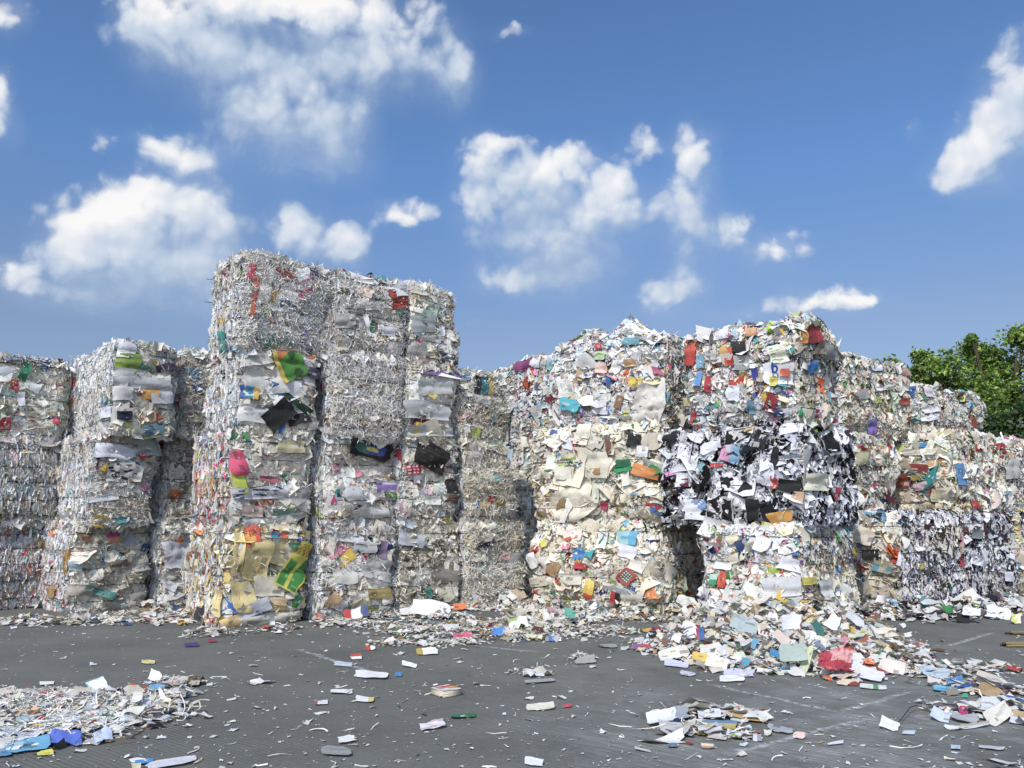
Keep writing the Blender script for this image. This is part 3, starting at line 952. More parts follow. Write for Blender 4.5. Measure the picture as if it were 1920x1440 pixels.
make_stack('T1', 'A', (420, 1178), [
    dict(xs=(350, 418, 586), ys=(985, 1178), st=('office_yellow', 'edge_yellow'), gap=.17, label='bottom bale of the tallest stack, with a big yellow and green poster on its face'),
    dict(xs=(365, 432, 598), ys=(812, 985), st=('office', 'edge_pink'), gap=.17, label='tower bale speckled pink and lime on its end, above the yellow poster bale'),
    dict(xs=(388, 448, 612), ys=(655, 812), st=('office_big', 'edge_white'), gap=.17, label='tower bale with a green orange poster and black card on its face'),
    dict(xs=(403, 458, 628), ys=(480, 655), st=('shred', 'edge_white', 'shred'), lump=1.4, crown=((-.3, -.3, .10, .35),), label='highest bale of all, white shreds with a small pink flyer'),
], GA)
make_stack('T2', 'A', (596, 1163), [
    dict(xs=(None, 597, 741), ys=(990, 1163), st=('office_pale', 'edge_white'), depth=1.2, label='ground bale of crumpled white office paper beside the yellow poster bale'),
    dict(xs=(None, 607, 752), ys=(818, 990), st=('office_pale', 'edge_white'), depth=1.2, label='tower bale with a crushed black oval box and purple flyer'),
    dict(xs=(None, 618, 760), ys=(662, 818), st=('shred', 'edge_white'), depth=1.2, lump=1.3, label='tower bale of hanging grey shreds above the crushed black box'),
    dict(xs=(None, 628, 766), ys=(503, 662), st=('shred_sheets', 'edge_white', 'office'), depth=1.2, label='tower top bale with a brick red sheet hanging at its edge'),
], GA)
make_stack('T3', 'A', (746, 1151), [
    dict(xs=(None, 745, 868), ys=(985, 1151), st=('muddy', 'edge_muted'), depth=1.2, label='greyish ground bale with small turquoise scraps behind the big white sheet'),
    dict(xs=(None, 752, 862), ys=(824, 985), st=('office_warm', 'edge_muted'), depth=1.2, label='tower bale with a dark patterned card, second from ground'),
    dict(xs=(None, 758, 857), ys=(680, 824), st=('office_big', 'edge_white'), depth=1.2, label='tower bale of smooth grey sheets with small yellow scraps'),
    dict(xs=(None, 766, 862), ys=(532, 680), st=('office_warm', 'edge_white', 'shred'), depth=1.2, lump=1.2, label='farthest top bale of the tower, grey with a pale green sheet'),
], GA)
make_stack('T4', 'A', (872, 1141), [
    dict(xs=(None, 870, 990), ys=(985, 1138), st=('shred_warm', 'edge_rose'), depth=1.2, gap=.17, label='ground bale of loose shreds at the dark gap before the cream stack'),
    dict(xs=(None, 872, 970), ys=(832, 985), st=('shred_warm', 'edge_muted'), depth=1.2, gap=.17, label='grey shredded bale with white tassel of strips, middle of the low stack'),
    dict(xs=(None, 862, 957), ys=(694, 832), st=('shred_warm', 'edge_muted', 'shred_warm'), depth=1.2, label='grey shredded bale topped by a dark teal booklet'),
], GA)
make_stack('A1', 'E', (132, 1152), [
    dict(xs=(70, 132, 292), ys=(985, 1152), st=('office', 'edge_rose'), gap=.17, label='ground bale with a teal sheet and big grey folded sheets'),
    dict(xs=(88, 172, 306), ys=(812, 985), st=('shred_sheets', 'edge_muted'), gap=.17, label='bale with a wide band of grey shreds and black spotted paper'),
    dict(xs=(130, 215, 337), ys=(641, 812), st=('office_big', 'edge_white', 'office'), label='top bale with an olive green sheet and an orange square'),
], GL)
make_stack('A2', 'E', (300, 1140), [
    dict(xs=(None, 298, 420), ys=(985, 1140), st=('office_pale', 'edge_white'), depth=1.2, label='ground bale of white crumpled paper squeezed in behind the tower'),
    dict(xs=(None, 314, 420), ys=(818, 985), st=('muddy', 'edge_muted'), depth=1.2, label='brownish bale with orange scraps half hidden behind the tower'),
    dict(xs=(None, 341, 440), ys=(655, 818), st=('shred_warm', 'edge_white', 'office_warm'), depth=1.2, label='top grey shredded bale half hidden behind the tower'),
], GL)
make_stack('A0', 'E', (-55, 1150), [
    dict(xs=(-120, -62, 120), ys=(985, 1150), st=('edge_rose', 'edge_rose'), label='pinkish ground bale cut by the picture edge'),
    dict(xs=(-110, -45, 118), ys=(825, 985), st=('edge_muted', 'edge_muted'), label='pale flecked bale cut by the picture edge, between two others'),
    dict(xs=(-100, -30, 134), ys=(662, 825), st=('office_warm', 'edge_muted', 'side_dark'), label='top bale with a green scrap and dark bluish sheets along its top'),
], GL)

# sunny group, corner = the upright edge between sunny front and shaded side
make_stack('B2', 'B', (1500, 1190), [
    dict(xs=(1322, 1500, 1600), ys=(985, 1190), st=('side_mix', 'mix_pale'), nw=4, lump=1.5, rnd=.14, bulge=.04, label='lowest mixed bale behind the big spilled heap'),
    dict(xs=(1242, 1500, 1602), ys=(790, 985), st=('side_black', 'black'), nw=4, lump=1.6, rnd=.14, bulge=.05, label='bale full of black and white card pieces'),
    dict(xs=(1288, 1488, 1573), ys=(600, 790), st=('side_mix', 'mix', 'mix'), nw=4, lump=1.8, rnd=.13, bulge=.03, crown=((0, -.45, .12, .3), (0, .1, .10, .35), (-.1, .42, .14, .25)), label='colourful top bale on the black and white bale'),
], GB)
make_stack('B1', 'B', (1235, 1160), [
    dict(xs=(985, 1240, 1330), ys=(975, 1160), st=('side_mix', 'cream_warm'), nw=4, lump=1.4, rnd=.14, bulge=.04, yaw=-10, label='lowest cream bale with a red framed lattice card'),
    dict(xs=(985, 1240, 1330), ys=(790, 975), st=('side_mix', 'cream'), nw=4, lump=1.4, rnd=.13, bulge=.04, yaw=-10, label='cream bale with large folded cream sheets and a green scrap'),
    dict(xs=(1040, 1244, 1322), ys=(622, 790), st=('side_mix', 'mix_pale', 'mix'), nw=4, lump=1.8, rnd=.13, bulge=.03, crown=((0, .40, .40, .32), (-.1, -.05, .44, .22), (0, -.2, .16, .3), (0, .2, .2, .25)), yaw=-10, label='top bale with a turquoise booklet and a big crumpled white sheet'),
], GB)
make_stack('C1', 'B', (1075, 1095), [
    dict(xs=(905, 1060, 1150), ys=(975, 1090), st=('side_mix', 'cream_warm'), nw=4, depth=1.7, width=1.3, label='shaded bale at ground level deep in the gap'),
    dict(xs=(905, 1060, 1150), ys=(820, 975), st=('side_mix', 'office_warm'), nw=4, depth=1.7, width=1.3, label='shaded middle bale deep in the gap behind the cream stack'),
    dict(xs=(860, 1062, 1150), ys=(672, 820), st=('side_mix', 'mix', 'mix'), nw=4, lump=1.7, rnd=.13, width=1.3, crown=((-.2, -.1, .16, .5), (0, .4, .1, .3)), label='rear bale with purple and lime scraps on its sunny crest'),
], GB, Y=18.0)
make_stack('B3', 'D', (1602, 1150), [
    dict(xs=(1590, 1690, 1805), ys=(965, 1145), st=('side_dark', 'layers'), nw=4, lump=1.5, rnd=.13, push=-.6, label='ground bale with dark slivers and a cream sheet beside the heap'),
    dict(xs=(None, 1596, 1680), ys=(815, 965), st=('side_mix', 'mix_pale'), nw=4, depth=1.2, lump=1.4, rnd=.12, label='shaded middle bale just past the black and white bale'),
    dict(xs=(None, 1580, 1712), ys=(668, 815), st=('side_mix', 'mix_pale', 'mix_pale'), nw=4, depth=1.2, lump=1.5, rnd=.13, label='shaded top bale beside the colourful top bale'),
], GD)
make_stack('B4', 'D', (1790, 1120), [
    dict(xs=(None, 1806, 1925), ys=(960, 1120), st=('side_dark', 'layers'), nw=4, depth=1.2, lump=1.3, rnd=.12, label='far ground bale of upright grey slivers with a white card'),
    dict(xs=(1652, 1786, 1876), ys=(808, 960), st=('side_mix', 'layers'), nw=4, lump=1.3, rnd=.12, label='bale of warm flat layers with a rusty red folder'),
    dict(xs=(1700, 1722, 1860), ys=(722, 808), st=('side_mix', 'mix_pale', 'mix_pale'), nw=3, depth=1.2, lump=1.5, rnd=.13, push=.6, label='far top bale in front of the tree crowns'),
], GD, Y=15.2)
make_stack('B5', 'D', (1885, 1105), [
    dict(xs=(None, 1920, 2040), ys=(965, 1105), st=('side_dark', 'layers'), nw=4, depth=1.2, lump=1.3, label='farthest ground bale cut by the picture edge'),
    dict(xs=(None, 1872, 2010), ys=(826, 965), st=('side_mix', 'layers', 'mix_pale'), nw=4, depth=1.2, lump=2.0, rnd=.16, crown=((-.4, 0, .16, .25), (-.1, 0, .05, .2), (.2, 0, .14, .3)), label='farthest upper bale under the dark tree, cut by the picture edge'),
], GD, Y=16.2)
# ------------------------------------------------------------------ ground
def build_ground():
    acc = Acc()
    acc.add(np.array([[-600., -600, 0], [600, -600, 0], [600, 900, 0], [-600, 900, 0]]), np.array([[0, 1, 2, 3]]), np.array([[.1, .1, .1]]))
    link('ground', acc.mesh('ground', CONCRETE), kind='structure')


build_ground()


# ------------------------------------------------------------------ single sheets: printed, folded, crumpled
def pattern(pat, U, V, cols, rng):
    """colour index per cell of a sheet; U runs across, V from the bottom edge up"""
    c = np.stack([lin(x) for x in cols])
    c = c * .76 + c.mean(1, keepdims=True) * .17 + .012
    k = np.zeros(len(U), int)
    m = len(cols) - 1
    if pat == 'vbands':
        k = np.minimum((U * len(cols)).astype(int), m)
    elif pat == 'hbands':
        k = np.minimum((V * len(cols)).astype(int), m)
    elif pat == 'head':                        # a coloured head strip and margin
        k = np.where(V > .68, 1, 0); k = np.where((V < .2) & (U > .55), min(2, m), k)
    elif pat == 'text':                        # printed lines
        k = np.where((np.floor(V * 13) % 2 == 0) & (U > .15) & (U < .35 + .5 * (np.sin(np.floor(V * 13) * 7.3) * .5 + .5)) & (V > .12) & (V < .9), 1, 0)
    elif pat == 'frame':
        k = np.where((U < .12) | (U > .88) | (V < .12) | (V > .88), 1, 0)
    elif pat == 'lattice':
        k = np.where((np.abs(U * 6 - np.round(U * 6)) < .17) | (np.abs(V * 6 - np.round(V * 6)) < .17), 2, 0)
        k = np.where((U < .14) | (U > .86) | (V < .14) | (V > .86), 1, k)
    elif pat == 'oval':
        r = np.hypot((U - .5) * 2, (V - .5) * 2)
        k = np.where(r > .72, 0, np.where(U < .45, 2, 1)); k = np.where(np.hypot(U - .55, V - .45) < .14, 3, k)
    elif pat == 'dots':
        d = np.hypot(U * 4 % 1 - .5, V * 3 % 1 - .5)
        k = np.where(d < .28, 1, 0)
    elif pat == 'spots':
        pts = rng.random((16, 2)); d = np.hypot(U[:, None] - pts[:, 0], V[:, None] - pts[:, 1])
        k = np.where(d.min(1) < .075, 1 + d.argmin(1) % m, 0)
    elif pat == 'blocks':
        pts = rng.random((max(5, 2 * len(cols)), 2)); d = np.abs(U[:, None] - pts[:, 0]) + np.abs(V[:, None] - pts[:, 1])
        k = d.argmin(1) % len(cols)
    elif pat == 'corner':
        k = np.where((U + V > 1.15) & (np.floor((U - V) * 7) % 2 == 0), 1, 0); k = np.where((U + V > 1.15) & (np.floor((U - V) * 7) % 4 == 1), min(2, m), k)
    elif pat == 'poster':                      # green picture under an orange head
        k = np.where(V > .72, 1, 0)
        k = np.where((V < .72) & (np.sin(U * 9 + 2) + np.sin(V * 11) > 1.0), 2, k); k = np.where((np.abs(U - .08) < .08), 3, k)
    elif pat == 'poster_grid':                 # yellow sheet with green panels and a printed head
        k = np.where((U > .07) & (U < .44) & (V < .62) & (V > .05), 1, 0); k = np.where((U > .56) & (U < .95) & (V < .70) & (V > .05), 1, k)
        hd = (V > .74) & (V < .95) & (np.sin(U * 40) * np.sin(V * 50) > .15); k = np.where(hd, 2, k)
        ln = (k == 1) & (np.floor(V * 26) % 3 == 0) & (np.sin(np.floor(V * 26) * 5 + U * 6) > .3); k = np.where(ln, 3, k)
    elif pat == 'sunset':                      # white head, red fading to yellow, small dark mark
        k = np.clip(((.80 - V) / .80 * (m - 1)).astype(int) + 1, 1, m); k = np.where(V > .76, 0, k)
    return c[k]


def quad_sheet(corners, n, pat, cols, rng, crumple=.04, curl=.06, conform=None, torn=.05, dome=0.0, zmin=None, mat=None):
    """a sheet spanned between four 3-D corners (bottom-left, bottom-right, top-right, top-left)"""
    C = np.asarray(corners, float)
    e = np.linspace(0, 1, n + 1)
    V, U = np.meshgrid(e, e, indexing='ij')
    V, U = V.ravel(), U.ravel()
    # torn outline: straight runs between a few kinks, a corner or two folded away
    def kinks(t, amp):
        k = int(rng.integers(3, 6))
        return np.interp(t, np.linspace(0, 1, k + 1), rng.normal(0, amp, k + 1))
    U0, V0 = U.copy(), V.copy()
    U = U0 + (1 - U0) * kinks(V0, torn * .6) + U0 * kinks(V0, torn * .6)
    V = V0 + (1 - V0) * kinks(U0, torn * .6) + V0 * kinks(U0, torn * .6)
    for cu_, cv_ in ((0, 0), (1, 0), (1, 1), (0, 1)):
        if rng.random() < .35 and torn > .03:
            r_ = rng.uniform(.12, .3)
            a_, b2 = np.abs(U0 - cu_), np.abs(V0 - cv_)
            cut = np.clip(r_ - (a_ + b2), 0, None) * .5 * (1 if rng.random() < .6 else 0)
            U = U + cut * (1 - 2 * cu_); V = V + cut * (1 - 2 * cv_)
    P = ((1 - U) * (1 - V))[:, None] * C[0] + (U * (1 - V))[:, None] * C[1] + (U * V)[:, None] * C[2] + ((1 - U) * V)[:, None] * C[3]
    nn = nrm(np.cross(C[1] - C[0], C[3] - C[0])[None])[0]
    size = .5 * (np.linalg.norm(C[1] - C[0]) + np.linalg.norm(C[3] - C[0]))
    z = np.zeros(len(U))
    for _ in range(5):                          # creases: folded waves
        th, ph, f = rng.uniform(0, np.pi), rng.uniform(0, 6), rng.uniform(3, 9)
        w = np.cos(th) * U + np.sin(th) * V
        z += np.abs((f * .45 * w + ph) % 2 - 1) * rng.normal(0, 1) * crumple * size * .42
    z += rng.normal(0, 1, len(U)) * crumple * size * .07
    th = rng.uniform(0, np.pi)
    z += curl * size * ((np.cos(th) * (U - .5) + np.sin(th) * (V - .5)) ** 2) * 4
    z += dome * size * np.clip(1 - ((U - .5) ** 2 + (V - .5) ** 2) * 4, 0, 1) ** .5
    z -= z.min() * (1 if zmin is not None else .5)
    P = P + nn * z[:, None]
    if zmin is not None:
        P[:, 2] = np.maximum(P[:, 2], zmin + .003 * rng.random(len(P)))
    i, k = np.meshgrid(np.arange(n), np.arange(n), indexing='ij')
    q = (i * (n + 1) + k).ravel()
    f = np.stack([q, q + 1, q + n + 2, q + n + 1], -1)
    cu, cv = ((k.ravel() + .5) / n), ((i.ravel() + .5) / n)
    col = pattern(pat, cu, cv, cols, rng) * (1 + rng.normal(0, .02, (len(f), 1)))
    if pat == 'plain' and n >= 10 and (max(lin(cols[0])) - min(lin(cols[0])) > .18 or rng.random() < .25):
        for _ in range(int(rng.integers(2, 5))):
            u0, v0, du, dv = rng.uniform(0, .8), rng.uniform(0, .8), rng.uniform(.08, .4), rng.uniform(.05, .3)
            ink = (np.array([.62, .6, .55]), np.array([.05, .05, .06]), col.mean(0) * .55)[int(rng.integers(3))]
            hit = (cu > u0) & (cu < u0 + du) & (cv > v0) & (cv < v0 + dv)
            col = np.where(hit[:, None], col * .45 + ink * .55, col)
    return P, f, col


def px_corners(cx, cy, w, h, rot):
    r = math.radians(rot)
    out = []
    for a, b_ in ((-.5, .5), (.5, .5), (.5, -.5), (-.5, -.5)):
        x, y = a * w, b_ * h
        out.append((cx + x * math.cos(r) - y * math.sin(r), cy + x * math.sin(r) + y * math.cos(r)))
    return out


CAMP = np.array([0, 0, CAM_H])


def hero(key, name, cx, cy, w, h, rot=0, cols=('efeeea',), pat='plain', label=None, out=.045, crumple=.05, curl=.05, n=10, torn=.05, mat=None, dome=0.0):
    b = BALES[key]
    rng = np.random.default_rng(hash_seed(f'{key}{cx}{cy}'))
    R = np.stack([np.append(b.u, 0), np.append(b.v, 0), [0, 0, 1.]])       # rows: local axes in world
    o = R @ (CAMP - b.base)
    cand = []
    d = R @ ray(cx, cy)
    for face, ax, val in (('F', 1, -b.d / 2), ('L', 0, -b.w / 2), ('T', 2, b.h)):
        if abs(d[ax]) < 1e-6: continue
        t = (val - o[ax]) / d[ax]
        p = o + d * t
        half = np.array([b.w / 2, b.d / 2, b.h / 2]); q = np.abs(p - np.array([0, 0, b.h / 2])) - half
        q[ax] = 0
        front = (face == 'F' and o[1] < val) or (face == 'L' and o[0] < val) or (face == 'T' and o[2] > val)
        if front: cand.append((max(q.max(), 0) if q.max() > 0 else 0, t, face, ax, val))
    if not cand:
        return None
    cand.sort(key=lambda c: (round(c[0] + (.14 if c[2] == 'T' else 0), 4), c[1]))
    _, t0, face, ax, val = cand[0]
    pts = []
    for (x, y) in px_corners(cx, cy, w, h, rot):
        d = R @ ray(x, y)
        if abs(d[ax]) < .02: return None
        t = (val - o[ax]) / d[ax]
        pts.append(o + d * np.clip(t, t0 - .8, t0 + .8))
    out = out + (.045 if S[b.styles[face]]['loose'] > 0 else .02)
    P, f, col = quad_sheet(pts, n, pat, cols, rng, crumple, curl, torn=torn, dome=dome)
    fn = np.array(FACE_N[face], float)
    rel = (P - P.mean(0)) @ fn
    if ((np.cross(np.array(pts[1]) - pts[0], np.array(pts[3]) - pts[0])) @ fn) < 0:
        rel = -rel
    s, nn = b.surf(on_face(b, face, P))
    P = s + nn * (out + np.clip(rel, -.03, .12))[:, None]
    acc = Acc(); acc.add(P, f, col)
    ob = link(name, acc.mesh(name, mat or PAPER), b.root)
    if label: ob['label'] = label
    return ob


W_, GR, CR = ('f0efec',), ('bdbcb8',), ('e9dfc8',)
HEROES = [
    # tower, front column, top down
    ('T13', 'flyer', 562, 547, 32, 36, -18, ('e0407f', 'd9a58f', 'e0407f', 'f0e6e6'), 'blocks', 'bright pink flyer'),
    ('T13', 'paper_sheet', 536, 552, 36, 32, 12, W_), ('T13', 'paper_sheet', 490, 550, 24, 46, 8, ('eee9da',)),
    ('T13', 'printed_sheet', 518, 568, 40, 36, 4, ('ece8d8', '2f6fb5', 'dca23c', 'ece8d8', 'ece8d8'), 'blocks'),
    ('T13', 'paper_sheet', 526, 519, 34, 13, 6, ('8e2a2c',)), ('T13', 'folder', 579, 507, 14, 42, -12, ('3a3556',), 'plain', 'dark purple folder'),
    ('T13', 'paper_strip', 470, 516, 9, 28, 8, ('b8304a',)), ('T13', 'paper_strip', 473, 560, 6, 64, 6, ('d8643a',)), ('T13', 'paper_sheet', 560, 523, 26, 22, 0, W_),
    ('T13', 'paper_sheet', 601, 499, 52, 20, 14, ('e6e6ea',)), ('T13', 'paper_sheet', 430, 640, 14, 34, 0, ('2f8f88',)),
    ('T12', 'paper_sheet', 472, 670, 76, 34, -10, ('cfccc5',)), ('T12', 'paper_sheet', 578, 678, 66, 44, 18, ('c9c7c2',)), ('T12', 'paper_sheet', 500, 716, 84, 46, -6, ('dedbd3',)),
    ('T12', 'paper_sheet', 536, 736, 64, 36, -22, ('ecebe8',)), ('T12', 'poster', 540, 682, 50, 62, -22, ('4c8a2f', 'c9722e', '2c5326', 'd2b83c'), 'poster', 'green poster with an orange head', .10, .025, .04, 24, .02),
    ('T12', 'folder', 598, 706, 52, 20, 22, ('45405a',), 'plain', 'dark purple folder', .07), ('T12', 'printed_sheet', 466, 736, 36, 22, 12, ('3558a8', '2f8fb5', 'e2b33a'), 'vbands'),
    ('T12', 'paper_sheet', 478, 776, 64, 34, 4, ('e2e0db',)), ('T12', 'card', 520, 778, 58, 40, -40, ('1d211e',), 'plain', 'black card', .09, .02, .02, 10, .02), ('T12', 'card', 558, 786, 40, 20, -14, ('1a1c1c',), 'plain', 'black card', .06),
    ('T12', 'card', 556, 757, 62, 12, 36, ('23402a',), 'plain', 'dark green card strip', .06), ('T12', 'paper_sheet', 560, 768, 40, 20, 36, ('a8cbc8',)), ('T12', 'paper_sheet', 520, 634, 34, 18, 8, ('7a1c36',)),
    ('T12', 'paper_sheet', 430, 662, 30, 18, 8, W_), ('T12', 'paper_sheet', 590, 800, 30, 14, 0, ('e2e0db',)),
    ('T11', 'paper_sheet', 443, 868, 22, 52, -10, ('e2466f',), 'plain', 'hot pink torn paper'), ('T11', 'paper_sheet', 447, 905, 16, 42, -14, ('c9d636',), 'plain', 'lime torn paper'),
    ('T11', 'paper_sheet', 500, 899, 36, 12, 0, ('b8606c',)), ('T11', 'printed_sheet', 482, 924, 90, 24, -4, ('dcdcdc', '3a4276'), 'spots'), ('T11', 'paper_sheet', 566, 928, 50, 22, -26, ('a9a7a2',)),
    ('T11', 'paper_sheet', 470, 958, 40, 20, 4, ('c9aea4',)), ('T11', 'paper_sheet', 528, 962, 44, 16, -6, ('82a896',)), ('T11', 'paper_sheet', 510, 975, 110, 14, -8, ('dad8d4',)), ('T11', 'paper_sheet', 540, 838, 50, 22, 0, ('c4b98e',)),
    ('T10', 'poster', 549, 1064, 44, 92, 33, ('d9cf3e', '3f8f3c', 'b0702c', '79b357'), 'poster_grid', 'yellow poster with green panels', .10, .015, .02, 28, .015),
    ('T10', 'paper_sheet', 474, 1052, 52, 74, 6, ('ecd68c',), 'plain', 'broad crumpled yellow sheet', .05), ('T10', 'paper_sheet', 520, 1040, 50, 40, 20, ('e6d79a',)), ('T10', 'paper_sheet', 452, 1118, 44, 60, -8, ('ead48c',)),
    ('T10', 'paper_sheet', 442, 1040, 16, 84, 4, ('ead08c',)), ('T10', 'paper_sheet', 495, 1028, 32, 28, 24, ('e8d49c',)), ('T10', 'paper_sheet', 468, 1068, 24, 26, 8, ('e3c47c',)), ('T10', 'printed_sheet', 468, 1006, 26, 40, 6, ('d6532c', 'e3a23a', 'd6532c'), 'blocks'),
    ('T10', 'paper_sheet', 500, 1098, 56, 36, 0, ('d6cfb8',)), ('T10', 'paper_sheet', 548, 1128, 12, 22, 24, ('2f8a45',)), ('T10', 'paper_sheet', 516, 1126, 28, 14, 6, ('e0c090',)), ('T10', 'paper_sheet', 484, 1150, 20, 9, 14, ('3f74b2',)),
    ('T10', 'paper_sheet', 500, 1162, 110, 22, -7, ('e3ddca',)), ('T10', 'paper_sheet', 470, 1140, 60, 24, -22, ('c9c9d2',)), ('T10', 'paper_sheet', 433, 1165, 34, 22, -30, ('e3c47c',)), ('T10', 'paper_sheet', 412, 1130, 12, 50, 0, ('e8d08c',)), ('T10', 'paper_sheet', 548, 1022, 24, 10, 0, ('3f8f5a',)),
    ('T10', 'printed_sheet', 520, 1003, 60, 12, 2, ('dfd3b4', '3f8fb2', 'd9642e', 'dfd3b4'), 'vbands'),
    # tower, second and third column
    ('T23', 'printed_sheet', 743, 563, 38, 40, -7, ('b5442e', '8e2f22'), 'text', 'brick red printed sheet', .06), ('T23', 'paper_sheet', 752, 545, 40, 22, -14, ('ecebea',), 'plain', None, .08),
    ('T23', 'paper_sheet', 680, 514, 46, 22, 6, W_), ('T23', 'paper_sheet', 684, 527, 46, 10, 12, W_), ('T23', 'paper_sheet', 746, 582, 22, 16, 0, ('7fb39a',)), ('T23', 'paper_sheet', 693, 576, 24, 14, 0, W_),
    ('T23', 'paper_sheet', 646, 603, 32, 26, 0, ('a8a49b',), 'plain', None, .05), ('T23', 'paper_strip', 686, 610, 8, 42, -8, W_), ('T23', 'paper_sheet', 724, 622, 24, 16, 6, ('dcdbe6',)), ('T23', 'paper_sheet', 697, 614, 9, 14, 0, ('3f8f5a',)),
    ('T23', 'paper_sheet', 640, 645, 28, 22, 0, ('cfc8b4',)), ('T23', 'paper_sheet', 675, 570, 20, 18, 0, ('ded8c8',)), ('T23', 'paper_sheet', 725, 527, 20, 16, 20, ('c9c8c4',)),
    ('T33', 'paper_sheet', 800, 584, 30, 28, 20, ('a9bfae',)), ('T33', 'paper_sheet', 822, 622, 12, 20, 0, ('e2e6ee',)), ('T33', 'paper_sheet', 786, 545, 28, 20, 20, ('cdc9bb',)), ('T33', 'paper_sheet', 790, 610, 40, 30, 0, ('9fa8a6',)), ('T33', 'paper_sheet', 780, 662, 30, 24, 0, ('b3b0a8',)),
    ('T32', 'paper_sheet', 800, 770, 80, 34, 4, ('b9babb',)), ('T32', 'paper_sheet', 810, 726, 60, 30, -4, ('c6c6c4',)), ('T32', 'paper_sheet', 779, 803, 10, 22, 10, ('e3bb2c',)), ('T32', 'paper_sheet', 806, 742, 16, 10, 30, ('dfc95c',)), ('T32', 'paper_sheet', 805, 808, 80, 20, 0, ('bcc3c2',)),
    ('T21', 'crushed_box', 686, 842, 76, 34, 14, ('16161a', '33408a', '3a6b62', 'c2b44a'), 'oval', 'crushed black oval box', .08), ('T21', 'printed_sheet', 722, 912, 44, 22, 4, ('8a6fb0', 'd6cde0'), 'head', 'purple flyer'),
    ('T21', 'paper_sheet', 732, 930, 34, 10, 22, ('6a9a44',)), ('T21', 'paper_sheet', 669, 887, 14, 12, -20, ('e88a9a',)), ('T21', 'paper_sheet', 650, 925, 34, 26, 0, ('c9c9ca',)), ('T21', 'paper_sheet', 690, 960, 60, 22, 0, ('d2d0cc',)), ('T21', 'paper_sheet', 655, 885, 16, 20, 0, ('dfe6da',)), ('T21', 'paper_strip', 745, 940, 7, 44, -12, W_),
    ('T20', 'paper_strip', 726, 1083, 44, 16, 14, ('e6e4de',)), ('T20', 'paper_sheet', 713, 1030, 14, 32, 6, ('8a6f92',)), ('T20', 'paper_sheet', 704, 1112, 44, 18, -8, ('a89446',)), ('T20', 'paper_sheet', 700, 1066, 54, 26, -12, ('bebcb8',)), ('T20', 'paper_sheet', 640, 1082, 44, 26, 10, ('d2cfc4',)),
    ('T20', 'paper_sheet', 680, 1026, 40, 22, 0, ('cfcfce',)), ('T20', 'paper_sheet', 648, 1008, 60, 16, 6, ('d9d9de',)),
    ('T31', 'patterned_card', 806, 858, 62, 44, 26, ('26211d', '3b342e'), 'text', 'black patterned card', .06), ('T31', 'printed_sheet', 776, 881, 30, 18, -4, ('b5283a', 'e6c3c9'), 'dots'), ('T31', 'paper_sheet', 846, 934, 24, 12, 4, ('7a5a3c',)), ('T31', 'paper_sheet', 843, 982, 24, 20, 10, ('c2bb4a',)), ('T31', 'paper_sheet', 840, 912, 18, 26, 0, ('1e1e20',)),
    ('T31', 'paper_sheet', 806, 938, 28, 16, 0, ('d9d9d2',)), ('T31', 'printed_sheet', 750, 862, 22, 34, -30, ('d2c2c4', 'a83040'), 'vbands'),
    ('T30', 'paper_sheet', 800, 1110, 18, 16, 30, ('3fae9c',)), ('T30', 'paper_sheet', 770, 1010, 44, 28, 10, ('aab0b8',)), ('T30', 'paper_sheet', 830, 1075, 44, 30, 0, ('8f8a80',)), ('T30', 'paper_sheet', 865, 1005, 16, 18, 0, ('b02c2c',)),
    ('T42', 'booklet', 904, 724, 34, 32, 4, ('1f2a2c', '1f6f78', 'c2a23c'), 'vbands', 'dark teal booklet', .06), ('T42', 'paper_sheet', 890, 746, 18, 16, -8, ('b9b6b0',)), ('T42', 'paper_sheet', 905, 752, 16, 14, 12, ('cac6be',)), ('T42', 'paper_sheet', 868, 700, 20, 28, 0, ('6f8fae',)), ('T42', 'paper_sheet', 887, 812, 16, 20, 10, ('b8c84a',)),
    ('T42', 'paper_sheet', 948, 812, 14, 28, 0, ('c2bf8c',)), ('T41', 'paper_sheet', 925, 897, 18, 14, 0, ('8fc0bb',)), ('T41', 'paper_sheet', 915, 935, 12, 10, 0, ('b02c34',)), ('T41', 'paper_sheet', 890, 856, 22, 34, 10, ('d6d0c4',)), ('T40', 'paper_sheet', 955, 1050, 36, 28, 0, ('a7a4a6',)), ('T40', 'paper_sheet', 944, 1042, 18, 14, 0, ('dfb0a8',)),
    ('T40', 'paper_sheet', 920, 1008, 44, 12, -4, ('cac4b4',)), ('T40', 'paper_sheet', 905, 1020, 36, 14, -16, ('3e2f4a',)), ('T40', 'paper_sheet', 965, 1090, 30, 26, 0, ('c9c2ac',)),
    # shorter stacks
    ('A12', 'paper_sheet', 238, 679, 42, 30, 6, ('8aa83e',), 'plain', 'olive green sheet'), ('A12', 'paper_sheet', 228, 664, 22, 13, 8, W_), ('A12', 'paper_sheet', 280, 738, 32, 24, 2, ('e2a648',), 'plain', 'orange square sheet'), ('A12', 'paper_sheet', 262, 712, 110, 36, 4, ('d2d1cd',)),
    ('A12', 'paper_sheet', 306, 690, 34, 14, -14, ('55405c',)), ('A12', 'paper_sheet', 270, 690, 22, 10, 10, ('5f9a86',)), ('A12', 'paper_sheet', 238, 655, 30, 14, 14, ('d8d8de',)), ('A12', 'paper_sheet', 300, 740, 40, 34, 0, ('d6d6da',)), ('A12', 'paper_sheet', 225, 738, 40, 26, 0, ('dcdad6',)), ('A12', 'card', 328, 799, 26, 26, 42, ('b9bab4',), 'plain', 'pale grey diamond shaped card', .07),
